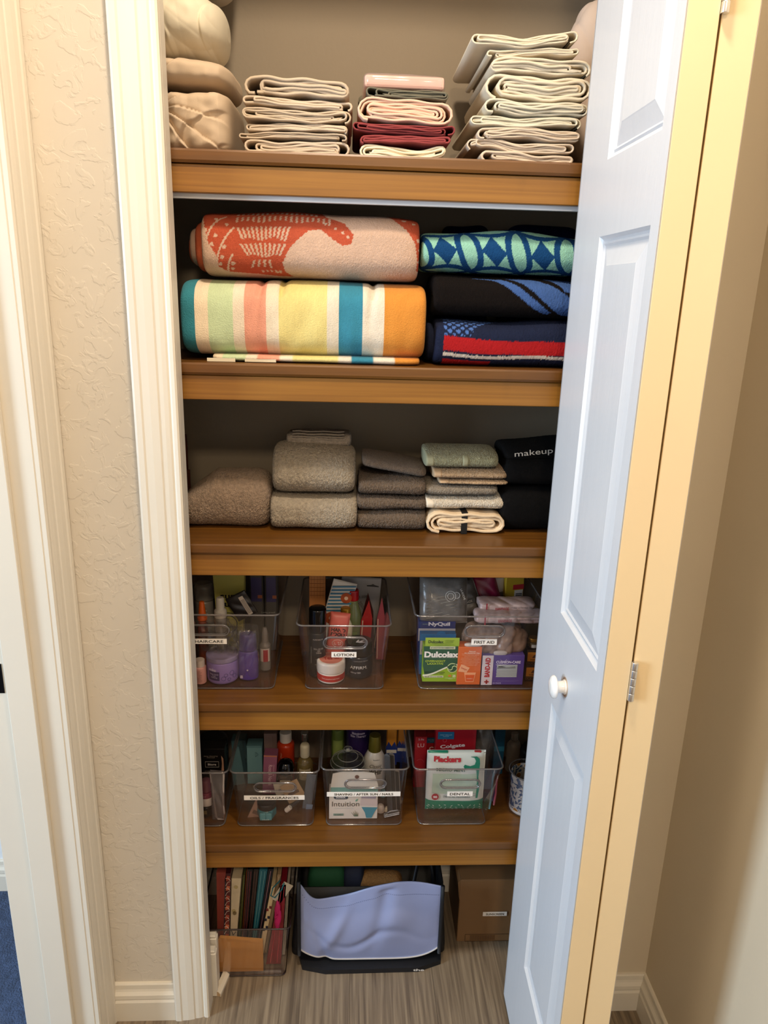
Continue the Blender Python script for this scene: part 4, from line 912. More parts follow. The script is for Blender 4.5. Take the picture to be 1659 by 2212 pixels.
for xx, zz, rr in ((.010, .80, .011), (-.008, .50, .013), (.012, .52, .010)):
    lathe('fruit_slice', [(.0001, 0), (rr, 0), (rr, .0006), (.0001, .0006)], plain('a84a22', .35), t, (0, 0, 0), seg=24).matrix_local = Matrix.Translation((xx, -.0048, h*zz)) @ Matrix.Rotation(PI/2, 4, 'X')
    lathe('slice_core', [(.0001, 0), (rr*.35, 0), (rr*.35, .0006), (.0001, .0006)], plain('e0c0a4'), t, seg=16).matrix_local = Matrix.Translation((xx, -.0056, h*zz)) @ Matrix.Rotation(PI/2, 4, 'X')
for k, (a, b_, pt, Y_, c_, rr, lb) in enumerate(((776, 800, 1296, 1.36, '9c1a1a', .05, 'red pointed sachet at the right of the lotion bin'), (788, 812, 1280, 1.385, '3a120e', -.05, 'dark brown sachet behind the red one'), (806, 826, 1284, 1.39, '14100f', .12, 'black sachet at the far right of the lotion bin'), (815, 832, 1290, 1.36, '8f3b44', .0, 'rose red sachet at the right edge of the lotion bin'))):
    x, ww, hh = fit(a, b_, pt, Y_, ZB4); t = thing('sachet', lb, 'sachet', (x, Y_, ZB4), 0, None, 0, rr)
    extr('packet', [(-ww*.5, 0), (ww*.5, 0), (ww*.5, hh*.7), (ww*.08, hh), (-ww*.5, hh*.66)], 'y', -.0015, .0015, plain(c_, .25), t); patch(t, 'seam', -ww*.4, -ww*.3, hh*.02, hh*.66, -.0016, plain('c8a890'))
t, r, h = cyl('balm_jar', 'wide black balm jar with a white emblem on its lid, right of the lotion bin', 'jar', 744, 806, 1384, 1.305, ZB4)
lathe('jar_body', rp((.0001, 0), (r*.95, 0), (r, h*.1), (r, h*.66), (.0001, h*.66), r=.003), plain('1a1d20', .2), t, seg=52)
lathe('lid', rp((.0001, 0), (r*.98, 0), (r*.98, h*.32), (r*.9, h*.34), (.0001, h*.34), r=.002), plain('080707', .15), t, (0, 0, h*.665), seg=52)
roll_print(t, r, [('AFFIRM.', .0, h*.36, .034, .0062, 'd8d2c8'), ('500mg CBD', -.006, h*.20, .020, .0038, 'b9b2a8'), ('COOLING BALM', .004, h*.56, .028, .0026, '8c867e')])
em = extr('emblem', [(-.008, -.002), (-.004, .008), (-.001, .008), (-.003, 0), (.004, .006), (.009, .006), (.003, .001), (.010, -.002), (.0, -.004)], 'z', 0, .0003, plain('e6e2dc'), t); em.location = (.002, -.006, h+.0068-.006); em.location.z = h*1.005+.0002
t, r, h = cyl('body_butter_tub', 'small white and red tub lying low in the front of the lotion bin', 'tub', 684, 746, 1420, 1.285, ZB4)
lathe('tub_body', rp((.0001, 0), (r*.93, 0), (r*.97, h*.12), (r*.97, h*.45), (.0001, h*.45), r=.0015), plain('e6ddd0', .35), t, seg=52)
band(t, 'red_band', r*.972, h*.10, h*.40, -1.45, 1.45, plain('b0261c', .35)); text(t, 'Yes to grapefruit body butter', 0, h*.25, 0, .036, .0032, plain('e8d4c8'), R=r*.98)
lathe('lid', rp((.0001, 0), (r, 0), (r, h*.42), (r*.93, h*.5), (.0001, h*.5), r=.002), plain('ded6ca', .35), t, (0, 0, h*.46), seg=52)
lathe('lid_print', rp((.0001, 0), (r*.8, 0), (r*.8, .0004), (.0001, .0004), r=.0001), plain('cf7c68', .35), t, (0, 0, h*.962), seg=40)
tx = text(t, 'Yes to', 0, 0, 0, r*1.1, r*.5, plain('b0261c'), bold=.02); tx.rotation_euler = (-PI/2, 0, .2); tx.location = (0, 0, h*.965+.0006)
# ================================================================ FIRST AID bin
t, w_, h = carton('medicine_box', 'dark blue medicine box printed NyQuil, behind the green one', 'box', 904, 984, 1343, 1.32, ZB4, .022, plain('172b6b', .35))
patch(t, 'white_band', -w_*.5, w_*.5, h*.60, h*.86, -.0002, plain('b9b5b4')); text(t, 'NyQuil', .004, h*.945, -.0003, w_*.58, .010, plain('dcd8dc'), bold=.04); text(t, 'VICKS', -w_*.33, h*.95, -.0003, .010, .003, plain('7f9a90'))
t, w_, h = carton('medicine_box', 'bright blue box with a rounded tab between the navy and green ones', 'box', 908, 985, 1370, 1.298, ZB4, .016, plain('1c6fa6', .35))
extr('tab', [(-.004, h), (-.0025, h+.004), (.002, h+.006), (.008, h+.006), (.0125, h+.004), (.014, h)], 'y', 0, .0006, plain('1c6fa6', .35), t)
patch(t, 'side_panel', -w_*.5, -w_*.36, h*.50, h*.84, -.0002, plain('c8c0b4')); patch(t, 'side_panel', -w_*.5, -w_*.36, h*.30, h*.48, -.0002, plain('2f8391')); text(t, 'C', -w_*.44, h*.6, -.0006, .003, .005, plain('2b6b45'))
Mgr, Mdg = plain('8fb524', .4), plain('12533a', .4)
t, w_, h = carton('laxative_box', 'green box printed Dulcolax in the front left of the first aid bin', 'box', 915, 993, 1396, 1.262, ZB4+.004, .024, Mgr)
box('open_flap', -w_*.46, w_*.48, .001, .002, h, h*1.225, plain('9dbd3c', .4), t, .0002)
N_ = 20; pts = [(-w_/2, h*.93), (-w_/2, h*.42)]+[(-w_/2+w_*i/N_, h*(.42+.10*math.sin((i/N_-.45)*4.2)*(1 if i/N_ > .3 else 1)+.0)) for i in range(1, N_+1)]+[(w_/2, h*.93)]
pts2 = [(-w_/2, h*.44)]+[(-w_/2+w_*i/N_, h*(.36+.15*math.sin((i/N_-.5)*3.2))) for i in range(0, N_+1)][1:]+[(w_/2, h*.999), (-w_/2, h*.999)]
patch(t, 'dark_panel', 0, 0, 0, 0, -.0002, Mdg, pts=pts2)
curve = [(-w_/2+w_*i/N_, h*(.36+.15*math.sin((i/N_-.5)*3.2))) for i in range(N_+1)]
patch(t, 'white_swoosh', 0, 0, 0, 0, -.0004, plain('e6ead0'), pts=curve+[(x, z-.0035*(1-(x/w_+.5)*.2)) for x, z in reversed(curve)])
patch(t, 'doctor_banner', -w_*.33, w_*.37, h*.925, h*1.0, -.0005, plain('d3d8b8')); text(t, '#1 DOCTOR RECOMMENDED', .001, h*.962, -.0009, w_*.64, .0028, Mdg, bold=.02)
text(t, 'Dulcolax', 0, h*.775, -.0006, w_*.95, .0125, plain('f4f2ea'), bold=.045); text(t, 'Bisacodyl USP, 5 mg Tablets/Stimulant Laxative', .002, h*.69, -.0006, w_*.8, .0022, plain('c9d6c0'))
text(t, 'OVERNIGHT\nLAXATIVE', -w_*.16, h*.555, -.0006, w_*.56, .0098, plain('b3cf3c'), bold=.02)
text(t, 'Effective, predictable\nconstipation relief', -w_*.16, h*.25, -.0003, w_*.56, .0062, plain('2d5a1c'), bold=.02)
patch(t, 'relief_banner', -w_*.46, w_*.08, h*.125, h*.175, -.0002, plain('dfe6c4')); text(t, 'RELIEF IN 6-12 HOURS', -w_*.19, h*.15, -.0006, w_*.5, .0026, plain('2d3a1c'), bold=.02)
text(t, '25', w_*.38, h*.17, -.0003, .006, .0048, plain('eef2dc'), bold=.03); patch(t, 'tablet', w_*.22, w_*.30, h*.15, h*.195, -.0002, plain('d97a2c')); text(t, 'COMFORT COATED\nTABLETS', w_*.28, h*.10, -.0003, w_*.3, .0028, plain('f0f4e0'))
def ring(t, cx, cz, R, rr, m, y, a0=0, a1=2*PI, n=24, name='printed_ring'):
    P = [(cx+R*math.cos(a0+(a1-a0)*k/n), y, cz+R*math.sin(a0+(a1-a0)*k/n)) for k in range(n+(0 if a1-a0 > 6.2 else 1))]; return tube(name, P, rr, m, t, 4, a1-a0 > 6.2)
lathe('seal', [(.0001, 0), (.0100, 0), (.0100, .0003), (.0001, .0003)], plain('cfe0a0'), t, seg=32).matrix_local = Matrix.Translation((w_*.32, -.0006, h*.40)) @ Matrix.Rotation(PI/2, 4, 'X')
lathe('seal', [(.0001, 0), (.0085, 0), (.0085, .0003), (.0001, .0003)], Mdg, t, seg=32).matrix_local = Matrix.Translation((w_*.32, -.0009, h*.40)) @ Matrix.Rotation(PI/2, 4, 'X')
ring(t, w_*.32+.004, h*.40, .0042, .0008, plain('cfe0a0'), -.0014, .2, 3.1, 14, 'seal_wave'); ring(t, w_*.32-.004, h*.40, .0042, .0008, plain('cfe0a0'), -.0014, 3.3, 6.2, 14, 'seal_wave')
text(t, 'Dulcolax', -w_*.17, h*1.12, .0008, w_*.42, .0062, plain('24432a'), bold=.03); text(t, 'OVERNIGHT\nLAXATIVE', w_*.2, h*1.13, .0008, w_*.27, .005, plain('3b5a1c')); text(t, lines(4, 9, 18, 30), 0, h*1.05, .0008, w_*.68, .007, plain('4a6a24'))
Mor = plain('d9682a', .4)
t, w_, h = carton('powder_box', 'orange box with a printed glass and sachet, beside the green box', 'box', 990, 1041, 1398, 1.258, ZB4, .026, Mor)
text(t, "Natural\nIt's Good for You", .004, h*.87, -.0002, w_*.64, .006, plain('f6e4cc'), bold=.02); text(t, lines(9, 12, 16, 26), .001, h*.68, -.0002, w_*.8, .026, plain('f0b890'))
patch(t, 'printed_sachet', 0, 0, 0, 0, -.0002, plain('efb184'), pts=[(-w_*.46, h*.36), (-w_*.1, h*.33), (.001, h*.46), (-w_*.34, h*.55)]); text(t, 'Emergen', -w_*.22, h*.43, -.0006, .012, .005, plain('c23a18'), rot=-.4)
patch(t, 'printed_glass', 0, 0, 0, 0, -.0002, plain('efa878'), pts=[(-w_*.12, h*.08), (w_*.22, h*.08), (w_*.3, h*.33), (-w_*.2, h*.33)]); patch(t, 'printed_drink', 0, 0, 0, 0, -.0004, plain('dd5a1c'), pts=[(-w_*.10, h*.10), (w_*.20, h*.10), (w_*.25, h*.27), (-w_*.15, h*.27)]); text(t, 'VITAMIN C', w_*.05, h*.17, -.0008, .012, .002, plain('f6e4cc'))
soft('torn_flap', w_*.7, .006, .006, plain('d8cfc4'), t, (.006, .004, h), n=2.4, ne=3, nx=20, nt=20, lump=.001)
Mvi = plain('54408a', .4)
t, w_, h = carton('bandage_box', 'violet gauze box with a white BAND-AID stripe', 'box', 1042, 1133, 1416, 1.258, ZB4, .030, Mvi)
patch(t, 'white_stripe', -w_*.5, -w_*.24, 0, h, -.0002, plain('d8d0d0')); text(t, 'BAND-AID', -w_*.37, h*.60, -.0006, h*.66, .0100, plain('b51c26'), rot=PI/2, bold=.05)
for a, b_, c_, d_ in ((-.0044, .0044, -.0014, .0014), (-.0014, .0014, -.0044, .0044)): patch(t, 'red_cross', -w_*.37+a, -w_*.37+b_, h*.11+c_, h*.11+d_, -.0006, plain('b51c26'))
text(t, 'CUSHION-CARE', w_*.12, h*.78, -.0002, w_*.58, .0055, plain('e4def0'), bold=.03); text(t, 'GAUZE PADS', -w_*.05, h*.70, -.0002, w_*.25, .0022, plain('d0c8e4')); ring(t, .0, h*.9, .006, .0003, plain('cfc8e4'), -.0006, 3.4, 6.0, 10)
for q in range(9): patch(t, 'printed_pad', -w_*.15+.0004*(q % 2), w_*.34, h*.27+q*.0030, h*.27+q*.0030+.0022, -.0002, plain('b9c2bc'))
patch(t, 'printed_pad', 0, 0, 0, 0, -.0002, plain('c9d0cc'), pts=[(-w_*.14, h*.57), (w_*.3, h*.58), (w_*.29, h*.63), (w_*.1, h*.61), (-w_*.1, h*.66)]); text(t, '25 PADS', -w_*.12, h*.06, -.0002, w_*.2, .003, plain('c8c0e0')); text(t, lines(2, 2, 30, 40), w_*.1, h*.14, -.0002, w_*.6, .003, plain('8c7cb4'))
soft('torn_flap', w_*.3, .005, .008, plain('b5aca6'), t, (-.006, .004, h-.001), n=2.4, ne=3, nx=20, nt=20, lump=.001)
for k in range(2):
    x, ww, hh = fit(1134, 1170, 1452, 1.275, ZB4)
    t = thing('balm_box', ['lower', 'upper'][k]+' orange and black balm box at the right end of the first aid bin', 'box', (x, 1.275, ZB4+k*.0325), group='orange and black balm boxes')
    box('carton', -ww/2, ww/2, 0, .03, 0, .032, plain('2c1a0c', .4), t, .0005); patch(t, 'orange_panel', -ww*.46, ww*.46, .009, .028, -.0002, plain('c07a1c')); text(t, 'TIGER BALM', 0, .0125, -.0006, ww*.6, .0025, BLACK, bold=.03)
    extr('printed_mark', [(-.006, .016), (-.003, .022), (.003, .024), (.007, .020), (.004, .016)], 'y', -.0008, -.0004, plain('5a3410'), t)
    for q in range(6): ring(t, -ww*.42+q*ww*.165, .0045, .0022, .0003, plain('7a5418'), -.0004)
t, r, h = cyl('ointment_jar', 'tiny glass jar with a gold lid on the balm boxes', 'jar', 1140, 1163, 1376, 1.29, ZB4+.0655)
lathe('jar_body', rp((.0001, 0), (r, 0), (r, h*.5), (r*.8, h*.6), (.0001, h*.6)), plain('5a4a2c', .2), t, seg=8); lathe('lid', rp((.0001, 0), (r*.95, 0), (r*.95, h*.38), (.0001, h*.38)), mat('gold_lid', '9a6f22', .3, metal=.7), t, (0, 0, h*.61)); band(t, 'printed_label', r, h*.1, h*.42, -.5, .6, plain('c9c2b4'))
Z_ = at(1070, 1413, 1.3).z
crumple('cotton_pouch', 'beige padded pouch lying over the boxes in the first aid bin', 'pouch', at(998, 1385, 1.29).x, at(1142, 1385, 1.29).x, 1.262, 1.345, Z_, at(1070, 1352, 1.29).z, mat('tan_pouch', '8d7360', .35, .2, 200, .001), 8, lump=.004, n=2.5)
Mpk = mat('printed_plastic_white', 'b9a09a', .3, .1, 100, .001, .2, 90)
for k, (a, b_, yt, yb, Y_, lb, dz) in enumerate(((1028, 1180, 1330, 1352, 1.28, 'flat pink-printed sachet lying along the top of the first aid bin', 0), (1035, 1160, 1304, 1326, 1.31, 'second pink-printed sachet resting further back', 0))):
    x0, x1, z0, z1 = bx(a, b_, yt, yb, Y_)
    t = thing('medical_sachet', lb, 'sachet', ((x0+x1)/2, Y_, z0), rx=0)
    crumple('packet', None, None, -(x1-x0)/2, (x1-x0)/2, 0, .05, 0, z1-z0, Mpk, 30+k, lump=.002, n=3, ne=9, parent=t)
    patch(t, 'red_seam', -(x1-x0)*.38, -(x1-x0)*.36, .001, z1-z0, -.0005, plain('a02a34')); text(t, 'BANDAGE', -.012, (z1-z0)*.5, -.0012, .026, .006, plain('a0383c'), rot=.03, bold=.02)
    text(t, 'STERILE  LATEX FREE  ONE USE', .03, (z1-z0)*.62, -.0012, .05, .003, plain('5f5450'))
t, w_, h = pouch('zip_bag', 'grey zip bag of adhesive strips at the back left of the first aid bin', 'bag', 908, 1012, 1252, 1345, 1.33, mat('grey_bag', '6c6762', .25, .4, 60, .003, .35, 40), th=.035, rx=-.35)
for q in range(7): tube('strip_edge', [(-w_*.38+i*.012, -.018-.002*math.sin(i+q), h*.10+q*.0062+.0022*i) for i in range(6)], .0007, plain('a39c94'), t, 4)
ring(t, .012, h*.58, .010, .0006, plain('d0cac2'), -.0185); ring(t, .012, h*.58, .006, .0006, plain('d0cac2'), -.0188); ring(t, .024, h*.6, .006, .0006, plain('d0cac2'), -.0178); text(t, 'LA ROCHE', .036, h*.62, -.0175, .022, .004, plain('c9c2b8'), rot=-1.2)
t, w_, h = pouch('zip_bag', 'grey zip bag with a dark tag leaning across the first aid bin', 'bag', 960, 1050, 1262, 1335, 1.36, mat('grey_bag2', '5f5a55', .3, .4, 60, .003, .3, 40), th=.02, rx=-.3, ry=-.35)
patch(t, 'dark_tag', w_*.05, w_*.38, h*.35, h*.47, -.0118, BLACK); text(t, 'BAGS', w_*.21, h*.41, -.0124, .016, .004, plain('a39c94'))
t, w_, h = pouch('magenta_pouch', 'dark magenta pouch between the zip bags and the yellow box', 'pouch', 1045, 1095, 1240, 1330, 1.37, plain('7c1638', .3), th=.02, ry=-.3, rx=-.2)
t, r, h = cyl('pill_bottle', 'bottle with a white cap just under the middle shelf', 'bottle', 1060, 1092, 1240, 1.40, ZB4)
lathe('bottle_body', rp((.0001, 0), (r, 0), (r, h*.8), (.0001, h*.8)), plain('6c625a', .3), t); lathe('cap', rp((.0001, 0), (r*.9, 0), (r*.9, h*.18), (.0001, h*.18)), plain('cfc8be'), t, (0, 0, h*.8))
t, w_, h = carton('ointment_box', 'yellow and red box at the back right of the first aid bin', 'box', 1092, 1134, 1246, 1.385, ZB4, .03, plain('b39420', .4), rz=.25)
patch(t, 'red_stripe', -w_*.1, w_*.5, h*.84, h*.90, -.0002, plain('a51a22')); patch(t, 'barcode_panel', 0, w_*.46, h*.66, h*.83, -.0002, plain('c8c0b8'))
for q in range(6): patch(t, 'barcode_line', .003, w_*.42, h*.68+q*.0034, h*.68+q*.0034+.0016, -.0006, BLACK)
# ================================================================ LOWEST SHELF : left bin
def disc(t, name, R, x, y, z, m, th=.0004, seg=32):
    o = lathe(name, [(.0001, 0), (R, 0), (R, th), (.0001, th)], m, t, seg=seg); o.matrix_local = Matrix.Translation((x, y, z)) @ Matrix.Rotation(PI/2, 4, 'X'); return o
t, w_, h = carton('face_mask_box', 'black box with white lettering and a pale figure, in the left end bin', 'box', 425, 485, 1618, 1.335, ZB5, .03, plain('12100f', .3))
text(t, 'deep cleansing\ncharcoal', 0, h*.84, -.0003, w_*.5, .006, plain('a89a8c')); text(t, 'Biore', .002, h*.68, -.0003, w_*.30, .005, plain('d8d0c8'), bold=.03)
for a, b_, c_, d_ in ((-.012, .016, h*.62, h*.625), (-.012, .016, h*.735, h*.74), (-.012, -.0115, h*.62, h*.74), (.0155, .016, h*.62, h*.74)): patch(t, 'frame_line', a, b_, c_, d_, -.0002, plain('c8c0b6'))
text(t, lines(2, 8, 20, 28), 0, h*.53, -.0003, w_*.6, .005, plain('b9aea2')); patch(t, 'printed_figure', 0, 0, 0, 0, -.0002, plain('b98d70'), pts=[(w_*.36, h*.5), (w_*.46, h*.55), (w_*.45, h*.8), (w_*.38, h*.86), (w_*.40, h*.7)])
t, r, h = cyl('round_tin', 'black round lidded jar standing behind the face mask box', 'jar', 428, 492, 1590, 1.40, ZB5)
lathe('jar_body', rp((.0001, 0), (r, 0), (r, h*.8), (.0001, h*.8), r=.004), plain('100f0f', .25), t, seg=48); lathe('lid', rp((.0001, 0), (r*1.01, 0), (r*1.0, h*.14), (r*.8, h*.2), (.0001, h*.2), r=.006), plain('1c1b1b', .3), t, (0, 0, h*.8), seg=48)
disc(t, 'emblem', .009, 0, -r*1.02, h*.89, plain('3a3836'))
t, r, h = cyl('pump_bottle', 'rose pink bottle with a clear cap and white base, left end bin', 'bottle', 428, 462, 1680, 1.285, ZB5+.024)
lathe('bottle_body', rp((.0001, 0), (r, 0), (r, h*.32), (.0001, h*.32)), plain('d8cdc4', .3), t); lathe('tinted_band', rp((.0001, 0), (r*1.0, 0), (r, h*.20), (.0001, h*.2), r=.0006), plain('8a4658', .3), t, (0, 0, h*.325))
lathe('dome_cap', rp((.0001, 0), (r*.95, 0), (r*.7, h*.25), (r*.55, h*.42), (.0001, h*.45), r=.004), clear('rose_plastic', 'd79aa8', .5, .05, .35, 'c47f90'), t, (0, 0, h*.53)); text(t, 'HINT', -.003, h*.42, 0, .010, .0022, plain('d8b0b8'), R=r)
t, r, h = cyl('cream_jar', 'small black jar under the rose pink bottle', 'jar', 430, 464, 1752, 1.285, ZB5)
lathe('jar_body', rp((.0001, 0), (r*1.02, 0), (r*1.02, .022), (.0001, .022)), plain('15130f', .2), t); patch(t, 'gold_mark', -.003, .004, .008, .016, -r*1.03, plain('6b5a33'))
t, w_, h = pouch('vinyl_pouch', 'clear vinyl pouch with a thick white rim inside the left end bin', 'pouch', 456, 486, 1664, 1786, 1.262, clear('vinyl', 'cfcac8', .6, .08, .25, 'a89fa0'), th=.006, zb=ZB5, rz=-.15)
tube('white_rim', [(x, .0, z) for x, z in [(-w_*.5, h*.95), (-w_*.40, h*.7), (-w_*.34, h*.4), (-w_*.22, h*.06), (-w_*.05, .003), (w_*.35, h*.03), (w_*.42, h*.15), (w_*.38, h*.4), (w_*.44, h*.75), (w_*.5, h*.97)]], .0022, plain('cfc9c4'), t, 8)
# ---- oils / fragrances bin
Mtl = plain('5f8a90', .45)
for a, b_, pt, Y_, lb, c_ in ((503, 534, 1600, 1.41, 'narrow teal box leaning at the back left of the oils bin', '4f767c'), (533, 566, 1612, 1.375, 'pale teal box with an embossed leaf in the oils bin', '6b959a')):
    t, w_, h = carton('perfume_box', lb, 'box', a, b_, pt, Y_, ZB5, .028, plain(c_, .45), group='teal boxes in the oils bin', ry=-.04 if a < 510 else 0)
    if a > 510:
        for q in range(3): tube('embossed_leaf', [(.002+q*.003*math.sin(i*.5), -.0005, h*(.72+.02*i)) for i in range(7)], .0003, plain('44686c'), t, 4)
        box('box_lid', -w_/2-.0003, w_/2+.0003, -.0004, .0284, h-.004, h+.0006, plain('557d83', .45), t, .0003)
t, w_, h = carton('essential_oil_box', 'mauve box printed Rose & Neroli standing in the oils bin', 'box', 565, 594, 1632, 1.325, ZB5+.012, .026, plain('8a5068', .45), ry=.05)
text(t, 'Rose & Neroli', .001, h*.50, -.0003, h*.52, .0075, plain('dcb8bc'), rot=-PI/2); text(t, 'PERFUME OIL', w_*.28, h*.62, -.0003, h*.3, .002, plain('cfa8ac'), rot=-PI/2); patch(t, 'copper_edge', -w_/2, w_/2, h*.97, h, -.0002, plain('b0684a'))
t, w_, h = carton('pink_grey_box', 'greyish pink box behind the mauve one in the oils bin', 'box', 570, 598, 1585, 1.385, ZB5, .028, plain('75605a', .5))
for q in range(5): patch(t, 'printed_line', -w_*.35+q*.003, -w_*.35+q*.003+.0005, h*.72, h*.95, -.0002, plain('94807a'))
t, r, h = cyl('oil_bottle', 'orange-red oil bottle with a white cap, back of the oils bin', 'bottle', 598, 636, 1578, 1.385, ZB5)
lathe('bottle_body', rp((.0001, 0), (r, 0), (r, h*.76), (r*.7, h*.80), (.0001, h*.8), r=.004), plain('b03212', .15), t); lathe('cap', rp((.0001, 0), (r*.68, 0), (r*.68, h*.18), (.0001, h*.18)), plain('cfc8bd', .35), t, (0, 0, h*.80)); text(t, 'Dior', -.009, h*.6, 0, .014, .004, plain('e0a080'), R=r, rot=PI/2)
t, r, h = cyl('perfume_bottle', 'square clear bottle with a glossy black dome cap in the oils bin', 'bottle', 598, 636, 1640, 1.33, ZB5)
box('glass_body', -r*.8, r*.8, -r*.7, r*.7, 0, h*.68, Mgls, t, .003, 2); box('perfume', -r*.7, r*.7, -r*.6, r*.6, .004, h*.5, clear('amber_liquid', 'c9a678', .3, .05, .2, 'a88452'), t, .003, 2); lathe('dome_cap', rp((.0001, 0), (r, 0), (r*.98, h*.14), (r*.7, h*.28), (.0001, h*.31), r=.008), plain('060505', .08), t, (0, 0, h*.69)); patch(t, 'printed_label', -r*.6, r*.6, h*.3, h*.55, -r*.71, plain('a89c86'))
t, r, h = cyl('toner_bottle', 'small amber bottle with a white flip cap in the oils bin', 'bottle', 641, 676, 1602, 1.355, ZB5)
lathe('bottle_body', rp((.0001, 0), (r, 0), (r, h*.60), (r*.5, h*.70), (.0001, h*.7), r=.005), clear('amber_plastic', 'c7b58c', .5, .05, .35, 'a8945c'), t); lathe('cap', rp((.0001, 0), (r*.60, 0), (r*.60, h*.22), (r*.45, h*.26), (.0001, h*.27), r=.003), plain('c0b79c', .35), t, (0, 0, h*.70)); band(t, 'printed_label', r, h*.30, h*.52, -.7, .8, plain('b0a284'))
text(t, 'Desert\nBloom', .002, h*.42, 0, .014, .008, plain('4a4030'), R=r+.0004)
t, r, h = cyl('vial', 'slim clear vial behind the amber bottle', 'bottle', 648, 668, 1580, 1.40, ZB5)
lathe('bottle_body', rp((.0001, 0), (r, 0), (r, h*.8), (.0001, h*.8)), Mgls, t); lathe('cap', rp((.0001, 0), (r*.8, 0), (r*.8, h*.17), (.0001, h*.17)), mat('silver_cap', 'b9b4ac', .25, metal=.8), t, (0, 0, h*.81))
t, r, h = cyl('nail_polish_jar', 'small teal jar with a dark cap, front of the oils bin', 'jar', 555, 597, 1728, 1.275, ZB5)
lathe('jar_glass', rp((.0001, 0), (r*.9, 0), (r, h*.12), (r*.97, h*.6), (.0001, h*.6), r=.004), plain('3c7f86', .12), t, seg=8); box('front_facet', -r*.62, r*.62, -r*.97, -r*.85, h*.06, h*.52, plain('5fa3ab', .1), t, .002, 2); lathe('cap', rp((.0001, 0), (r*.97, 0), (r*.97, h*.36), (.0001, h*.37), r=.002), plain('22282a', .3), t, (0, 0, h*.61)); text(t, 'ciaté', 0, h*.12, -r*.97, .014, .003, plain('d4e4e4'))
v0 = at(640, 1756, 1.275)
t = thing('rollerball_vial', 'little glass roller vial with a white cap lying tilted in the oils bin', 'vial', (at(620, 1765, 1.275).x, 1.275, ZB5+.012), 0, None, .1, .75)
lathe('vial_glass', rp((.0001, 0), (.0042, 0), (.0042, .030), (.0001, .030)), Mgls, t, (0, 0, .010), seg=20); lathe('cap', rp((.0001, 0), (.0050, 0), (.0050, .014), (.0001, .014)), plain('d8d0c6'), t, (0, 0, -.003), seg=20)
for (a, b_, yt, yb, Y_, c_, lb, ry_) in ((530, 556, 1728, 1776, 1.272, '9a7c6a', 'tan sample card standing on its corner at the left of the oils bin', .42), (622, 664, 1690, 1728, 1.30, 'b89a74', 'beige sample card behind the handle of the oils bin', -.5), (596, 634, 1692, 1716, 1.31, 'c9bda8', 'white sample sachet behind the handle of the oils bin', -.25)):
    x0, x1, z0, z1 = bx(a, b_, yt, yb, Y_); t = thing('sample_card', lb, 'card', ((x0+x1)/2, Y_, z0), 0, None, -.15, ry_)
    box('card', -(x1-x0)/2, (x1-x0)/2, 0, .0015, 0, z1-z0, plain(c_, .4), t, .0003); patch(t, 'printed_strip', -(x1-x0)*.3, (x1-x0)*.3, (z1-z0)*.35, (z1-z0)*.5, -.0001, plain('6b5648'))
t, w_, h = pouch('paper_packet', 'blue-grey folded paper along the right side of the oils bin', 'paper', 652, 672, 1672, 1750, 1.30, plain('66707c', .6), th=.003, ry=.12); patch(t, 'blue_corner', -w_*.1, w_*.6, 0, h*.2, -.0030, plain('8098b8'))
# ---- shaving bin
t, w_, h = carton('razor_box', 'white and teal razor box printed Intuition, front of the shaving bin', 'box', 711, 816, 1713, 1.262, ZB5, .030, plain('ded6c8', .4))
Mt2, Mgr2 = plain('6f9c90', .4), plain('3c8ea0', .4)
hh2 = at(760, 1666, 1.264).z-ZB5
pts = [(-w_*.47, h*.98), (w_*.5, h*.98), (w_*.5, h*1.3), (w_*.42, hh2*.97), (w_*.2, hh2), (-w_*.25, hh2), (-w_*.43, hh2*.96), (-w_*.47, h*1.25)]
extr('hang_panel', pts, 'y', .0, .0015, plain('d8d0c0', .4), t); extr('tint_band', [(-w_*.469, h*1.0), (w_*.499, h*1.0), (w_*.499, h*1.22), (-w_*.469, h*1.22)], 'y', -.0004, 0, Mt2, t); disc(t, 'hook_hole', .0042, .006, -.0002, h*1.62 if h*1.62 < hh2 else hh2*.9, plain('6b4a3c'))
patch(t, 'logo_badge', 0, 0, 0, 0, -.0002, plain('20384a'), pts=[(-w_*.40, h*.80), (-w_*.36, h*.77), (-w_*.14, h*.77), (-w_*.11, h*.80), (-w_*.12, h*.90), (-w_*.16, h*.92), (-w_*.38, h*.92), (-w_*.41, h*.89)]); text(t, 'Schick', -w_*.26, h*.85, -.0006, w_*.20, .0050, plain('e8e4de'), bold=.03)
text(t, 'Intuition', -w_*.16, h*.585, -.0002, w_*.56, .0115, plain('4a4a44')); patch(t, 'leaf_mark', 0, 0, 0, 0, -.0002, plain('6fa48c'), pts=[(.0045, h*.67), (.008, h*.70), (.0095, h*.78), (.0060, h*.76), (.004, h*.72)]); text(t, 'advanced moisture', -w_*.2, h*.42, -.0002, w_*.4, .002, plain('a9b8b4'))
patch(t, 'razor_head', 0, 0, 0, 0, -.0002, plain('a39aa4'), pts=[(w_*.16, h*.80), (w_*.46, h*.78), (w_*.47, h*.90), (w_*.17, h*.93)]); patch(t, 'razor_neck', 0, 0, 0, 0, -.0003, plain('cfbfb8'), pts=[(w_*.14, h*.52), (w_*.5, h*.5), (w_*.49, h*.76), (w_*.15, h*.79)])
patch(t, 'razor_handle', 0, 0, 0, 0, -.0004, Mgr2, pts=[(w_*.17, h*.46), (w_*.5, h*.44), (w_*.45, h*.3), (w_*.38, h*.04), (w_*.27, h*.04), (w_*.24, h*.25)]); patch(t, 'count_badge', -w_*.41, -w_*.20, h*.13, h*.21, -.0002, plain('7f9a8c')); text(t, '6 refills', -w_*.305, h*.17, -.0006, w_*.15, .0025, plain('20382c'))
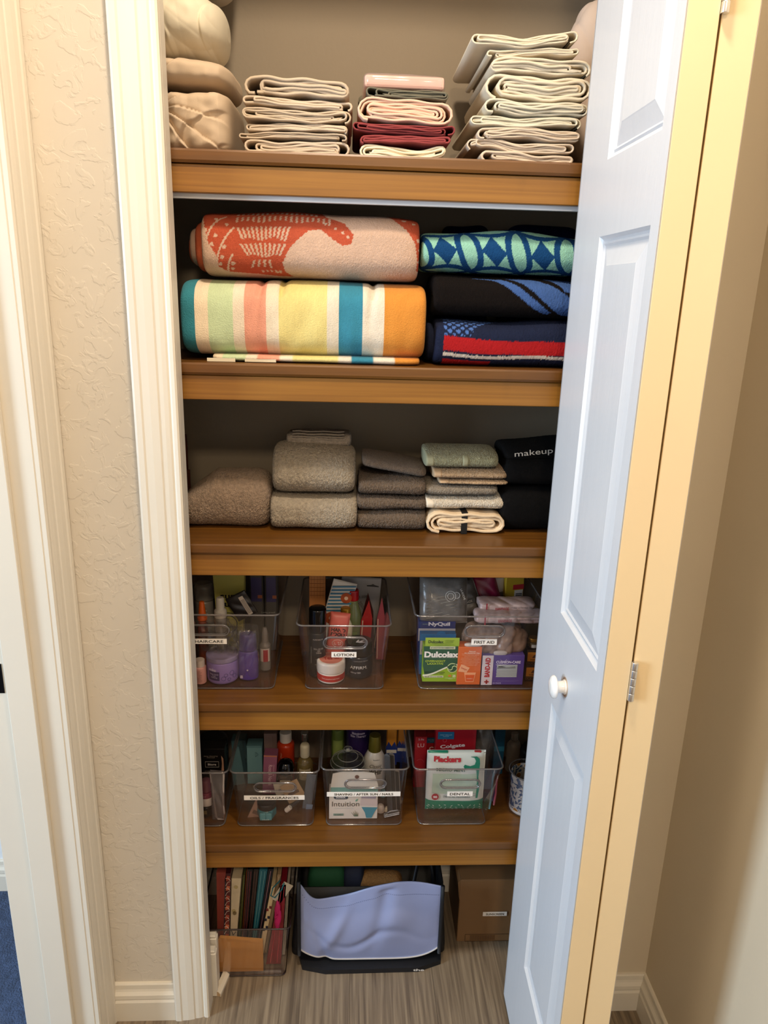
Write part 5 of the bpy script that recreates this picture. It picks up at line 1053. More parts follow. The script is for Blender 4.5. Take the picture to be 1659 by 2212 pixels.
for q in range(5): patch(t, 'aloe_leaf', 0, 0, 0, 0, -.0002, plain('56705a'), pts=[(.002+q*.0014, h*.1), (.004+q*.0014, h*.1), (.003+(q-2)*.0034, h*.34-abs(q-2)*.003)])
t, r, h = cyl('glass_jar', 'clear glass canister with a knobbed lid in the shaving bin', 'jar', 714, 788, 1648, 1.325, ZB5)
lathe('jar_wall', [(.0001, 0), (r*.95, 0), (r*.95, h), (r*.90, h), (r*.90, .003), (.0001, .003)], Mgls, t, seg=48); 
for q in range(22):
    a = q*2.4; rr = r*.55*math.sqrt((q+.5)/22); soft('cotton_ball', .018, .018, .015, mat('cotton', 'd8d2c6', .95, .6, 300, .002), t, (rr*math.cos(a), rr*math.sin(a), .004+.013*(q % 4)), n=2, ne=2, nx=8, nt=12, seed=q)
L = lathe('lid', [(r*1.0, 0), (r*1.02, .004), (r*.92, .010), (r*.6, .016), (r*.25, .019), (r*.14, .023), (r*.22, .029), (r*.24, .034), (r*.14, .039), (.0001, .040)], Mgls, t, (0, 0, h), seg=48)
for z_, rr in ((.002, 1.01), (.0105, .9), (.0165, .58), (.034, .24)): tube('lid_ring', [(r*rr*math.cos(a*PI/18), r*rr*math.sin(a*PI/18), h+z_) for a in range(36)], .0009, clear('glass_edge', 'd8dcd8', 1, .05, .25, 'e8e4dc'), t, 5, True)
t, r, h = cyl('shave_gel_can', 'deep violet shaving gel can at the back of the shaving bin', 'can', 742, 806, 1560, 1.40, ZB5)
lathe('can_body', rp((.0001, 0), (r*.8, 0), (r*.8, h), (.0001, h)), plain('2c1c52', .3), t); text(t, 'Skintimate\nSkin Therapy', 0, h*.88, 0, .036, .014, plain('cfc4dc'), R=r*.8, bold=.03)
t, r, h = cyl('aloe_bottle', 'green bottle at the back left of the shaving bin', 'bottle', 716, 744, 1572, 1.405, ZB5)
lathe('bottle_body', rp((.0001, 0), (r, 0), (r, h), (.0001, h)), plain('5f7030', .3), t); band(t, 'printed_label', r, h*.4, h*.8, -.8, .8, plain('8a9a50'))
t, r, h = cyl('top_coat_bottle', 'white bottle with an olive gold cap and striped lettering in the shaving bin', 'bottle', 786, 834, 1588, 1.35, ZB5)
lathe('bottle_body', rp((.0001, 0), (r, 0), (r, h*.60), (r*.55, h*.76), (.0001, h*.76), r=.008), plain('d0c8bc', .3), t); lathe('cap', rp((.0001, 0), (r*.60, 0), (r*.50, h*.26), (.0001, h*.265), r=.001), mat('olive_gold', '6f6420', .35, metal=.5), t, (0, 0, h*.745))
text(t, 'Vaseline', .003, h*.66, 0, .014, .003, plain('3a342e'), R=r*.9); text(t, 'Classic', .002, h*.56, 0, .026, .008, plain('2a2622'), R=r, shear=.4); text(t, 'WHIP', .002, h*.46, 0, .030, .013, plain('12100e'), R=r, bold=.05)
for k, (a, b_, Y_) in enumerate(((836, 858, 1.37), (860, 878, 1.38))):
    t, w_, h = carton('razor', ['orange and blue razor, left of the pair in the shaving bin', 'orange and blue razor, right of the pair in the shaving bin'][k], 'razor', a, b_, 1565, Y_, ZB5+.05, .008, plain('c07a1c', .35), group='disposable razors', bev=.002)
    extr('blue_grip', [(-w_*.55, 0), (w_*.55, 0), (w_*.55, h*.42), (w_*.3, h*.58), (0, h*.46), (-w_*.3, h*.58), (-w_*.55, h*.42)], 'y', -.001, .004, plain('182c70', .35), t); box('blade_guard', -w_*.5, w_*.5, -.0018, -.0005, h*.30, h*.38, plain('c9c2b4'), t, .0005); box('razor_neck', -.003, .003, 0, .004, -.049, .001, plain('182c70', .35), t, .001)
for k, (a, b_, yt, yb) in enumerate(((838, 850, 1648, 1768), (846, 860, 1655, 1772), (854, 868, 1690, 1770))):
    x0, x1, z0, z1 = bx(a, b_, yt, yb, 1.275+.006*k); t = thing('emery_board', ['leftmost', 'middle', 'rightmost'][k]+' grey nail file standing at the right of the shaving bin', 'nail file', ((x0+x1)/2, 1.275+.006*k, ZB5), -.5, 'nail files in the shaving bin', -.04, -.10)
    bb = extr('file_board', [(-.006+.001*math.cos(q), 0) for q in (0,)]+[(.006, 0), (.006, z1-z0), (0, z1-z0+.004), (-.006, z1-z0)], 'y', 0, .0015, plain(['4a4644', '6d6660', '8c8378'][k], .8), t); patch(t, 'grit_face', -.005, .005, .002, z1-z0-.002, -.0001, plain('3a3634', .95))
t = thing('nail_clipper', 'steel nail clipper lying at the front right of the shaving bin', 'nail clipper', (at(846, 1768, 1.27).x, 1.27, ZB5+.001), .3)
Mst = mat('steel', 'c8c4bc', .22, metal=.9)
box('clipper_body', -.017, .016, -.004, .004, 0, .003, Mst, t, .001); box('clipper_body', -.017, .016, -.004, .004, .0045, .0065, Mst, t, .0008); tube('lever', [(-.014, 0, .008), (-.004, 0, .011), (.010, 0, .010), (.018, 0, .007)], .0018, Mst, t, 8); lathe('rivet', rp((.0001, 0), (.0018, 0), (.0018, .009), (.0001, .009), r=.0003), Mst, t, (-.011, 0, 0), seg=12)
for k, (a, yt, c_, sz, lb) in enumerate(((822, 1738, 'b9aca0', .016, 'clear dome cap beside the razor box'), (836, 1742, 'd4c8b0', .010, 'ivory cap fragment beside the nail files'), (828, 1725, '5b8a90', .014, 'teal rubber piece above the clear dome cap'))):
    p = at(a, yt+14, 1.285); z_ = ZB5+(.022 if k == 2 else 0)
    t = thing('travel_cap', lb, 'cap', (p.x, 1.285+.02*(k == 2), z_)); lathe('cap_shell', rp((.0001, 0), (sz*.5, 0), (sz*.5, sz*.6), (sz*.3, sz), (.0001, sz), r=.003), plain(c_, .3), t, seg=24); tube('cap_rim', [(sz*.5*math.cos(q*PI/10), sz*.5*math.sin(q*PI/10), .001) for q in range(20)], .0008, plain(c_, .3), t, 5, True)
# ---- dental bin
Mrd = plain('9c1620', .35)
t, w_, h = carton('toothpaste_box', 'narrow red toothpaste box at the left of the dental bin', 'box', 897, 922, 1592, 1.36, ZB5, .03, Mrd)
text(t, 'LU', 0, h*.84, -.0003, w_*.55, .009, plain('d0b0b0')); text(t, '2.0z', 0, h*.955, -.0003, w_*.5, .004, plain('d8c0c0')); patch(t, 'pink_band', -w_*.3, w_*.4, h*.33, h*.38, -.0002, plain('c9707a')); ring(t, 0, h*.5, .008, .0005, plain('b04048'), -.0003, 0, 2.6, 10)
for k, (a, b_, pt, Y_) in enumerate(((921, 950, 1584, 1.385), (943, 1030, 1568, 1.35))):
    t, w_, h = carton('toothpaste_box', ['red toothpaste box with a blue corner, behind the narrow one', 'large red toothpaste box printed Colgate, behind the flosser bag'][k], 'box', a, b_, pt, Y_, ZB5, .026, Mrd, bev=.001)
    patch(t, 'blue_flag', -w_*.48 if k == 0 else -w_*.46, w_*.3 if k == 0 else -w_*.06, h*.80, h*.91, -.0002, plain('1c6488')); text(t, 'GREAT REGULAR\nFLAVOR', (-w_*.08 if k == 0 else -w_*.26), h*.855, -.0006, w_*(.6 if k == 0 else .3), .006, plain('a9c8d4'))
    if k: text(t, 'Colgate', -w_*.08, h*.69, -.0003, w_*.62, .011, plain('e0d4d0'), bold=.03, rot=.10); ring(t, -w_*.28, h*.78, .004, .0006, plain('c04450'), -.0003)
    else: text(t, 'Co', .001, h*.68, -.0003, w_*.6, .009, plain('d8c8c4'), bold=.03)
t, w_, h = pouch('flosser_bag', 'white and green bag of dental flossers at the front of the dental bin', 'bag', 920, 1045, 1624, 1778, 1.290, plain('d5d8cc', .3), th=.022, zb=ZB5+.001, lump=.0016, rx=-.05)
def fr(name, x0, x1, z0, z1, m, pts=None, y=-.0125): return patch(t, name, x0, x1, z0, z1, y, m, pts=pts, t=.0004)
Mgn = plain('177a5c', .35)
nb = 26
V, F = [], []
def bagstrip(name, v0, v1, m, u0=-1, u1=1, off=.0007, nz=8, nxx=24):
    V, F = [], []; 
    for j in range(nz+1):
        for i in range(nxx+1):
            u = u0+(u1-u0)*i/nxx; v = v0+(v1-v0)*j/nz; b_ = max(1-u**4, 0)**.6*max(1-abs(v)**5, 0)**.6
            V.append((u*w_/2, -(.0004+.011*b_)+.0016*math.sin(u*5+v*7+1)*(1-abs(v))-off, (v+1)/2*h))
    for j in range(nz):
        for i in range(nxx): a = j*(nxx+1)+i; F.append((a, a+1, a+nxx+2, a+nxx+1))
    return meshobj(name, V, F, m, t)
def bagtext(s, u, v, wd, hh, m, **k):
    o = text(t, s, 0, 0, 0, wd, hh, m, **k); me = o.data
    for vv in me.vertices:
        x = vv.co.x+u*w_/2; z = vv.co.z+(v+1)/2*h; uu, v2 = 2*x/w_, 2*z/h-1; b_ = max(1-uu**4, 0)**.6*max(1-abs(v2)**5, 0)**.6
        vv.co = (x, -(.0004+.011*b_)+.0016*math.sin(uu*5+v2*7+1)*(1-abs(v2))-.0014, z)
    return o
bagstrip('green_base', -1, -.62, Mgn, nz=10); bagstrip('green_top', .94, 1, Mgn, -.98, -.3); bagstrip('clear_window', -.38, .30, plain('b5c8b0', .15), -.8, .72, .0005, 14)
rs = random.Random(4)
for q in range(30):
    u = -.9+1.8*(q % 10)/9+rs.uniform(-.05, .05); v = -.95+.085*(q//10)+rs.uniform(-.02, .02)
    a = rs.choice((-.9, .7, 1.3, -.5)); L_ = .0042; o = text(t, 'l', 0, 0, 0, .0010, .0001, WHITE) if False else None
    V = []; 
    for dx, dz in ((-.0005, -L_/2), (.0005, -L_/2), (.0005, L_/2), (-.0005, L_/2)):
        X_, Z_ = dx*math.cos(a)-dz*math.sin(a)+u*w_/2, dx*math.sin(a)+dz*math.cos(a)+(v+1)/2*h; Z_ = max(Z_, .001); uu, v2 = 2*X_/w_, 2*Z_/h-1; uu = max(-1, min(1, uu)); b_ = max(1-uu**4, 0)**.6*max(1-abs(v2)**5, 0)**.6
        V.append((X_, -(.0004+.011*b_)+.0016*math.sin(uu*5+v2*7+1)*(1-abs(v2))-.0018, Z_))
    meshobj('confetti_mark', V, [(0, 1, 2, 3)], plain('dfe8dc'), t, False)
bagtext('Plackers', -.32, .78, w_*.46, .0120, plain('b5202c'), bold=.05); bagtext('MICRO MINT', -.18, .44, w_*.50, .0072, plain('2f5a4c'), bold=.02); bagtext(lines(1, 3, 34, 40), -.3, .68, w_*.42, .0018, plain('a86068'))
bagtext('DENTAL FLOSSERS', .05, -.47, w_*.46, .0042, plain('4f6a5c')); bagtext('w/ floss\nthreads', .62, -.42, .010, .007, plain('4f6a5c')); 
o = lathe('count_badge', [(.0001, 0), (.0072, 0), (.0072, .0006), (.0001, .0006)], plain('ad2430'), t, seg=28); o.matrix_local = Matrix.Translation((-.69*w_/2, -.0120, .53/2*h)) @ Matrix.Rotation(PI/2, 4, 'X'); text(t, '90', -.69*w_/2, .53/2*h, -.0129, .0085, .0055, plain('f0e4e0'), bold=.04)
P = [(.015, .86), (.022, .93), (.034, .935), (.0365, .84), (.0345, .62), (.0355, .4), (.0345, .16), (.0325, .16), (.0330, .4), (.031, .6), (.026, .70), (.012, .74), (.011, .71), (.024, .655)]
extr('printed_flosser', [(x*w_/.095, z*h) for x, z in [(.013, .74), (.011, .77), (.013, .80), (.022, .775), (.029, .80), (.031, .86), (.028, .92), (.022, .935), (.032, .938), (.0365, .90), (.0375, .82), (.0360, .6), (.0385, .4), (.0365, .24), (.0335, .24), (.0345, .4), (.0335, .6), (.032, .72), (.024, .735)]], 'y', -.0120, -.0108, Mgn, t)
box('zip_slider', w_*.30, w_*.42, -.004, .004, h*.955, h*.998, plain('a82a2a'), t, .001); tube('zip_line', [(-w_*.49+i*w_*.098, -.0022, h*.965) for i in range(11)], .0009, plain('cfd4c8'), t, 5)
t, w_, h = pouch('floss_pouch', 'clear grey pouch at the back right of the dental bin', 'pouch', 1014, 1052, 1572, 1700, 1.36, mat('grey_vinyl', '59544e', .2, .4, 50, .004, .3, 30), th=.02, zb=ZB5, rx=-.08, ry=.08)
t, w_, h = carton('blue_box', 'blue box at the far back right corner of the dental bin', 'box', 1070, 1092, 1572, 1.405, ZB5, .02, plain('124a68', .4)); patch(t, 'printed_stripe', -w_/2, w_/2, h*.5, h*.6, -.0002, plain('2a7090'))
for k, (a, yt, yb, c_) in enumerate(((1058, 1690, 1774, '4d7f84'), (1066, 1712, 1774, '9a4a5c'), (1062, 1738, 1774, '5a4a78'))):
    x0, x1, z0, z1 = bx(a-6, a+6, yt, yb, 1.29+.012*k); t = thing('floss_pick', ['teal', 'rose', 'violet'][k]+' flossing brush standing at the right of the dental bin', 'brush', ((x0+x1)/2, 1.29+.012*k, ZB5), 0, None, 0, .05); hz = z1-z0
    tube('brush_handle', [(0, 0, 0), (.001, 0, hz*.4), (-.001, 0, hz*.8), (0, 0, hz*.9)], .0024, plain(c_, .25), t, 8); lathe('brush_tip', rp((.0001, 0), (.0012, 0), (.0008, hz*.1), (.0001, hz*.1), r=.0002), plain('c9c4bc'), t, (0, 0, hz*.9), seg=10)
# ---- tumbler
t, r, h = cyl('floral_tumbler', 'white tumbler with blue and ochre flowers beside the dental bin, half behind the door', 'tumbler', 1103, 1172, 1668, 1.295, Z5+.004)
Mfl = bpy.data.materials.new('floral_enamel'); Mfl.use_nodes = True; nt = Mfl.node_tree; N = nt.nodes; LK = nt.links; PB = N['Principled BSDF']; PB.inputs['Roughness'].default_value = .25
tc = N.new('ShaderNodeTexCoord'); v1 = N.new('ShaderNodeTexVoronoi'); v1.inputs['Scale'].default_value = 42; v1.inputs['Randomness'].default_value = .6; LK.new(tc.outputs['Object'], v1.inputs[0])
n1 = N.new('ShaderNodeTexNoise'); n1.inputs['Scale'].default_value = 150; n1.inputs['Detail'].default_value = 2; LK.new(tc.outputs['Object'], n1.inputs[0])
r1 = N.new('ShaderNodeMapRange'); r1.inputs[1].default_value = .5; r1.inputs[2].default_value = .53; LK.new(n1.outputs[0], r1.inputs[0])
r2 = N.new('ShaderNodeMapRange'); r2.inputs[1].default_value = .26; r2.inputs[2].default_value = .22; LK.new(v1.outputs['Distance'], r2.inputs[0])
r3 = N.new('ShaderNodeMapRange'); r3.inputs[1].default_value = .34; r3.inputs[2].default_value = .31; LK.new(v1.outputs['Distance'], r3.inputs[0])
def mixc(f, a, b_):
    m_ = N.new('ShaderNodeMix'); m_.data_type = 'RGBA'; LK.new(f, m_.inputs[0])
    for k, v in ((6, a), (7, b_)):
        if isinstance(v, str): m_.inputs[k].default_value = (*lin(v), 1)
        else: LK.new(v, m_.inputs[k])
    return m_.outputs[2]
LK.new(mixc(r2.outputs[0], mixc(r3.outputs[0], mixc(r1.outputs[0], 'bdb9b0', '3d5674'), 'c8c2b8'), 'a8742c'), PB.inputs['Base Color'])
lathe('cup_body', [(.0001, 0), (r*.86, 0), (r*.92, .004), (r*.95, h), (r*.90, h), (r*.86, .006), (.0001, .006)], Mfl, t, seg=56); lathe('white_base', rp((.0001, 0), (r*.93, 0), (r*.935, .006), (.0001, .006), r=.001), plain('cfcac2', .3), t, (0, 0, -.0005), seg=48)
tube('blue_line', [((r*.948)*math.cos(q*PI/24), (r*.948)*math.sin(q*PI/24), h*.80) for q in range(48)], .0009, plain('33496b'), t, 5, True)
lathe('clear_holder', [(.0001, -.0025), (r, -.0025), (r*1.04, 0), (r*1.10, h+.006), (r*1.07, h+.006), (r*1.0, .0), (.0001, -.001)], Mbin, t, seg=48); tube('holder_rim', [((r*1.085)*math.cos(q*PI/24), (r*1.085)*math.sin(q*PI/24), h+.006) for q in range(48)], .0013, Mrim, t, 6, True)
t, r, h = cyl('hair_brush', 'black round brush head standing behind the floral tumbler', 'brush', 1125, 1185, 1608, 1.40, Z5); lathe('brush_head', rp((.0001, 0), (r*.5, 0), (r*.5, h*.5), (r, h*.6), (r, h*.9), (.0001, h), r=.006), plain('0a0909', .5), t); lathe('brush_collar', rp((.0001, 0), (r*.55, 0), (r*.55, .006), (.0001, .006)), plain('3a3632'), t, (0, 0, h*.48))
t, r, h = cyl('clear_bottle', 'dim clear bottle at the back of the lowest shelf near the door', 'bottle', 1096, 1128, 1580, 1.425, Z5); lathe('bottle_body', rp((.0001, 0), (r, 0), (r, h*.7), (r*.5, h*.8), (.0001, h*.8), r=.005), Mfog, t); lathe('cap', rp((.0001, 0), (r*.5, 0), (r*.5, h*.18), (.0001, h*.18)), Mfog, t, (0, 0, h*.8))
# ================================================================ CLOSET FLOOR
Mdr = plain('2a1c1a', .25)
bl_ = bin_('clear bin with a dark rim full of gift bags on the closet floor', at(462, 2100, 1.235).x-.008, -.117, at(440, 2000, 1.225).x-.01, -.106, .0005, .137, yf=1.236, yft=1.226, yb=1.45, ybt=1.462, r=.010, mr=Mdr, group=None)
ZF = .0045
t = thing('kraft_envelope', 'padded kraft envelope against the front of the gift bag bin', 'envelope', ((at(472, 2060, 1.245).x+at(568, 2060, 1.245).x)/2, 1.245, ZF), 0, None, -.04)
w_ = at(568, 2060, 1.245).x-at(472, 2060, 1.245).x; h = at(520, 2030, 1.245).z-ZF
extr('envelope_body', [(-w_/2, 0), (w_/2, 0), (w_/2, h*.92), (-w_*.46, h*1.04), (-w_/2, h*.98)], 'y', 0, .006, mat('kraft_paper', 'c08640', .6, .2, 90, .001, .06, 30), t); extr('folded_lip', [(-w_*.44, h*1.01), (w_/2, h*.86), (w_/2, h*.92), (-w_*.46, h*1.04)], 'y', -.0012, 0, mat('kraft_paper'), t)
# gift bags standing on edge, leaning to the right; front edges face the camera
BOT = [457, 472, 476, 488, 500, 507, 512, 521, 530, 539, 547, 559, 567, 600, 607]; TOP = [461, 484, 489, 500, 523, 528, 533, 546, 559, 579, 592, 601, 611, 621, 627]
YG = 1.27; ZG = at(540, 1880, YG).z
bl, br = bl_.location.x-(-.117-(at(462, 2100, 1.235).x-.008))/2+.004, -.117-.004
BOTX = [bl+(br-bl)*(v-BOT[0])/(BOT[-1]-BOT[0]) for v in BOT]; TOPX = [at(v, 1880, YG).x for v in TOP]
def giftbag(name, label, cat, k, pyt, Y, m, d=.17, deco=None):
    H = at(540, pyt, Y).z-ZF; f = H/(ZG-ZF); g = .0006
    bl0, br0 = BOTX[k]+g, BOTX[k+1]-g; tl, tr = bl0+(TOPX[k]+g-bl0)*f, br0+(TOPX[k+1]-g-br0)*f
    xc = (bl0+br0)/2; w0, w1 = br0-bl0, tr-tl; s = ((tl+tr)/2-xc)/H
    t = thing(name, label, cat, (xc, Y, ZF)); n = 10; V = []; F = []
    for j in range(n+1):
        q = j/n; xx = s*H*q; ww = w0+(w1-w0)*q
        V += [(xx-ww/2, 0, H*q), (xx+ww/2, 0, H*q), (xx+ww/2, d, H*q), (xx-ww/2, d, H*q)]
    for j in range(n):
        for c in range(4): F.append((j*4+c, j*4+(c+1) % 4, j*4+4+(c+1) % 4, j*4+4+c))
    F += [(3, 2, 1, 0), tuple(n*4+c for c in range(4))]
    meshobj('bag_body', V, F, m, t, False)
    if deco: deco(t, s, H, w0, w1)
    return t
def edge_lines(c, k=2):
    def f(t, s, H, w0, w1):
        for q in range(k): u = (q+.5)/k-.5; tube('paper_edge', [(s*H*g+u*(w0+(w1-w0)*g)*.9, -.0008, H*g) for g in (.02, .3, .6, .98)], .0006, plain(c), t, 4)
    return f
def scallops(t, s, H, w0, w1):
    for q in range(13):
        z = H*(.30+.052*q); ww = w0+(w1-w0)*z/H; xc = s*z
        patch(t, 'scale_print', 0, 0, 0, 0, -.0001, plain(['a84a34', '5a1c1c', 'c46a48', '7a2c24'][q % 4]), pts=[(xc-ww*.48, z), (xc+ww*.4, z+.001), (xc+ww*.48, z+.011), (xc-ww*.2, z+.012)])
        tube('scale_outline', [(xc-ww*.48+ww*.96*i/6, -.0012, z+.004*math.sin(i/6*PI)+(.010*i/6 if q % 2 else .006*(1-i/6))) for i in range(7)], .0006, plain('d8c4b4'), t, 4)
def dots(t, s, H, w0, w1):
    for g, xx in ((.9, 0), (.62, -.002), (.3, .001)): disc(t, 'printed_dot', .0042, s*H*g+xx, -.0004, H*g, plain('b3a070'))
    disc(t, 'snap_button', .0040, s*H*.60, -.0015, H*.60, mat('brass_snap', '8a7a58', .3, metal=.7), .0015)
    tube('black_trim', [(s*H*.36-w0*.5, -.001, H*.40), (s*H*.30, -.001, H*.33), (s*H*.34+w0*.45, -.001, H*.37)], .0012, BLACK, t, 5)
def bands(t, s, H, w0, w1):
    for q in range(3):
        for e in (-.25, .25): z = H*(.42+.13*q+(.03 if e > 0 else 0)); box('dark_band', s*z+w0*(e-.22), s*z+w0*(e+.22), -.0008, 0, z, z+.007, plain(['101830', '101830', '6b1c20'][(q) % 3]), t, .0003)
GB = [('gift_bag', 'coral and white gift bag at the far left of the floor bin', 'gift bag', 458, 2080, 474, 1884, 20, 1.30, 'b8564a', None, None, 26),
      ('gift_bag', 'thin black gift bag beside the coral one', 'gift bag', 464, 2080, 482, 1900, 8, 1.28, '0d0c12', edge_lines('5a5860'), None, None),
      ('gift_bag', 'gift bag with copper fish-scale pattern in the floor bin', 'gift bag', 476, 2080, 489, 1886, 14, 1.262, '43141a', scallops, None, 18),
      ('gift_bag', 'cream dotted roll of wrapping with a snap button', 'gift wrap', 492, 2060, 511, 1897, 15, 1.270, 'd2bf9e', dots, None, 24),
      ('gift_bag', 'olive green gift bag behind the cream dotted one', 'gift bag', 502, 2060, 524, 1890, 14, 1.30, '5b6030', edge_lines('8c8c50', 1), None, 12),
      ('gift_bag', 'orange gift bag top showing behind the olive one', 'gift bag', 512, 2060, 527, 1880, 6, 1.315, 'b0571c', None, None, 8),
      ('gift_bag', 'black gift bag with wine red edge lines', 'gift bag', 516, 2060, 541, 1878, 9, 1.275, '140a0c', edge_lines('7a2a34', 2), None, 14),
      ('gift_bag', 'dark brown gift bag next to the wine-edged black one', 'gift bag', 524, 2060, 556, 1878, 9, 1.285, '1c1210', edge_lines('6a4a40', 2), None, 14),
      ('gift_bag', 'teal striped gift bag in the middle of the floor bin', 'gift bag', 534, 2060, 576, 1878, 8, 1.290, '1c6474', edge_lines('7ab0b4', 2), None, 16),
      ('gift_bag', 'navy gift bag with a pink edge right of the teal one', 'gift bag', 541, 2060, 590, 1878, 8, 1.280, '0a0c18', edge_lines('b07a84', 1), None, 14),
      ('gift_bag', 'cream gift bag with navy bands in the floor bin', 'gift bag', 553, 2070, 590, 1915, 13, 1.268, 'd0b88e', bands, None, 12),
      ('gift_bag', 'tan paper gift bag leaning right behind the banded one', 'gift bag', 563, 2070, 606, 1890, 10, 1.290, 'a98c68', edge_lines('d8c4a4', 1), None, 12),
      ('gift_bag', 'deep red organza gift bag at the right of the floor bin', 'gift bag', 580, 2085, 602, 1912, 24, 1.262, '7a1420', edge_lines('b8303c', 2), None, 18),
      ('gift_bag', 'white gift bag standing at the right wall of the floor bin', 'gift bag', 608, 2085, 620, 1910, 6, 1.285, 'b5aa98', edge_lines('8a7c6c', 1), None, 7)]
for k, (nm, lb, ct, a, b_, c_, d_, wd, Y_, col, deco, _, wt) in enumerate(GB):
    giftbag(nm if 'wrapping' not in lb else 'wrapping_roll', lb, ct, k, d_, Y_, mat('gift_'+col, col, .4, .2, 60, .001, .15, 40), .130, deco)
p = at(600, 1990, 1.256)
crumple('tissue_paper', 'bright magenta tissue paper sticking out over the red organza bag', 'tissue paper', at(590, 1970, 1.27).x, at(612, 1970, 1.27).x, 1.250, 1.262, at(600, 2005, 1.27).z, at(605, 1925, 1.27).z, plain('b5155c', .5), 7, lump=.006, n=2, ne=1.6)
t = thing('gift_tag', 'white card tag with a teal ribbon hanging over the gift bags', 'tag', tuple(at(612, 1925, 1.262)), 0, None, 0, .55)
box('tag_card', -.011, .011, 0, .0006, -.030, .022, plain('bdb09c'), t, .0002); tube('ribbon', [(-.020, -.001, .022), (-.024, -.003, -.002), (-.018, -.004, -.020), (-.008, -.004, -.020), (-.006, -.003, .004), (-.010, -.002, .020)], .0014, plain('1f7480', .4), t, 6)
# reusable lunch bag with pale front flap
x0, x1, z0, z1 = bx(640, 958, 1885, 2092, 1.255)
t = thing('shopping_bag', 'black-sided reusable bag with a periwinkle front panel on the closet floor', 'bag', ((x0+x1)/2, 1.262, 0)); W = x1-x0; H = z1
Mper = mat('periwinkle_coat', '8f98bd', .42, .12, 60, .001, .03, 12); Mbb = mat('black_nonwoven', '0c0d12', .6, .3, 300, .0006)
nX, nZ = 60, 40; V = []; F = []
def topz(u): return H*(.70+.0*u)+.045*(1/(1+math.exp(-(u+.15)*7)))-.012*max(0, (u-.35))*1.6+.050*math.exp(-((u+1.02)/.16)**2)
def front(u, v):
    zt = topz(u); zb = .020+.030*abs(u)**5+.0
    z = zb+(zt-zb)*v
    y = -.012*math.sin(PI*v)*(1-u**4)+.004*v*v-.004*math.sin(u*6+1)*v-.010*math.exp(-((u-.35)/.28)**2-((v-.62)/.25)**2)+.010*math.exp(-((u-.12-.25*(v-.5))/.10)**2)*(v < .95)*(v)-.006*math.exp(-((u+.55-.5*(v-.4))/.10)**2)*math.sin(PI*v)+.006*math.exp(-((u+.72+.3*(v-.3))/.07)**2)*(1-v)+.005*math.exp(-((v-.33-.12*math.sin(u*5))/.06)**2)*(1-abs(u))
    x = u*W/2*(.96-.02*math.sin(PI*v)+.02*v); return x, y-.004, z
for sd in (0, 1):
    for j in range(nZ+1):
        for i in range(nX+1): x, y, z = front(i/nX*2-1, j/nZ); V.append((x, y+.0022*sd, z))
S = (nX+1)*(nZ+1)
for sd in (0, 1):
    for j in range(nZ):
        for i in range(nX): a = sd*S+j*(nX+1)+i; q = (a, a+1, a+nX+2, a+nX+1); F.append(q if sd == 0 else q[::-1])
for i in range(nX):
    for j in (0, nZ): a = j*(nX+1)+i; F.append((a, a+1, S+a+1, S+a))
meshobj('front_panel', V, F, Mper, t)
def seam(v, du=.0, off=-.0008): return [(lambda p: (p[0], p[1]+off, p[2]))(front(-.99+1.98*i/60, v)) for i in range(61)]
tube('bottom_piping', seam(0.0, off=-.001), .0016, plain('b9b4ae'), t, 6); 
for q in range(0, 60): 
    pass
st = bmesh.new()
for i in range(75):
    for v in (.87,):
        p = front(-.97+1.94*i/75, v); r_ = bmesh.ops.create_cube(st, size=1)
        for vv in r_['verts']: vv.co = Vector((p[0]+vv.co.x*.0020, p[1]-.0005+vv.co.y*.0005, p[2]+vv.co.z*.0005))
so = bmobj('stitching', st, plain('5c6488'), t); so['kind'] = 'stuff'
L2_ = rrect(-W/2-.004, W/2+.004, .020, .165, .012)
b = bmesh.new(); nn = len(L2_); rings = []
for zz_, sc in ((.0006, 1.06), (.02, 1.06), (.10, 1.02), (H*.74, .985)):
    rings.append([b.verts.new((x*sc, (y-.0)*sc+.004, zz_)) for x, y in L2_])
for a_, b2 in zip(rings, rings[1:]):
    for i in range(nn): b.faces.new((a_[i], a_[(i+1) % nn], b2[(i+1) % nn], b2[i]))
b.faces.new(rings[0][::-1])
inner = [b.verts.new((v.co.x*.97, (v.co.y-.08)*.97+.08, v.co.z)) for v in rings[-1]]; low = [b.verts.new((v.co.x*.97, (v.co.y-.08)*.97+.08, .01)) for v in rings[-1]]
for i in range(nn): j = (i+1) % nn; b.faces.new((rings[-1][i], rings[-1][j], inner[j], inner[i])); b.faces.new((inner[i], inner[j], low[j], low[i]))
b.faces.new(low)
bmobj('bag_shell', b, Mbb, t, True)
for sx in (-1, 1): tube('side_binding', [(sx*(W/2*.965), -.006-.003*math.sin(g*3), .035+(topz(sx*.99)-.030)*g) for g in (0, .25, .5, .75, 1)], .0042, Mbb, t, 8)
extr('base_lip', [(-W*.46, -.012), (-W*.30, -.024), (W*.34, -.022), (W*.50, -.004), (W*.52, .05), (-W*.52, .05)], 'z', .0004, .012, Mbb, t)
text(t, 'the', W*.34, .0062, -.0222, .024, .006, plain('cfc8bf'), bold=.03)
tb = bmesh.new()
for i, (a_, c_, w2, lb) in enumerate(((-.30, '0c4a2a', .085, 'green cloth bag folded inside the reusable bag'), (-.115, '101a33', .05, 'navy cloth bag folded inside the reusable bag'))):
    o = soft('folded_bag', w2, .07, H*.80-.012, mat('cloth_'+c_, c_, .8, .4, 200, .001), None, n=3, ne=5, nx=30, nt=40, lump=.003, seed=i); o.location = ((x0+x1)/2+a_*W, 1.262+.085, .0115); tag(o, lb, 'bag', 'bags folded inside the reusable bag')
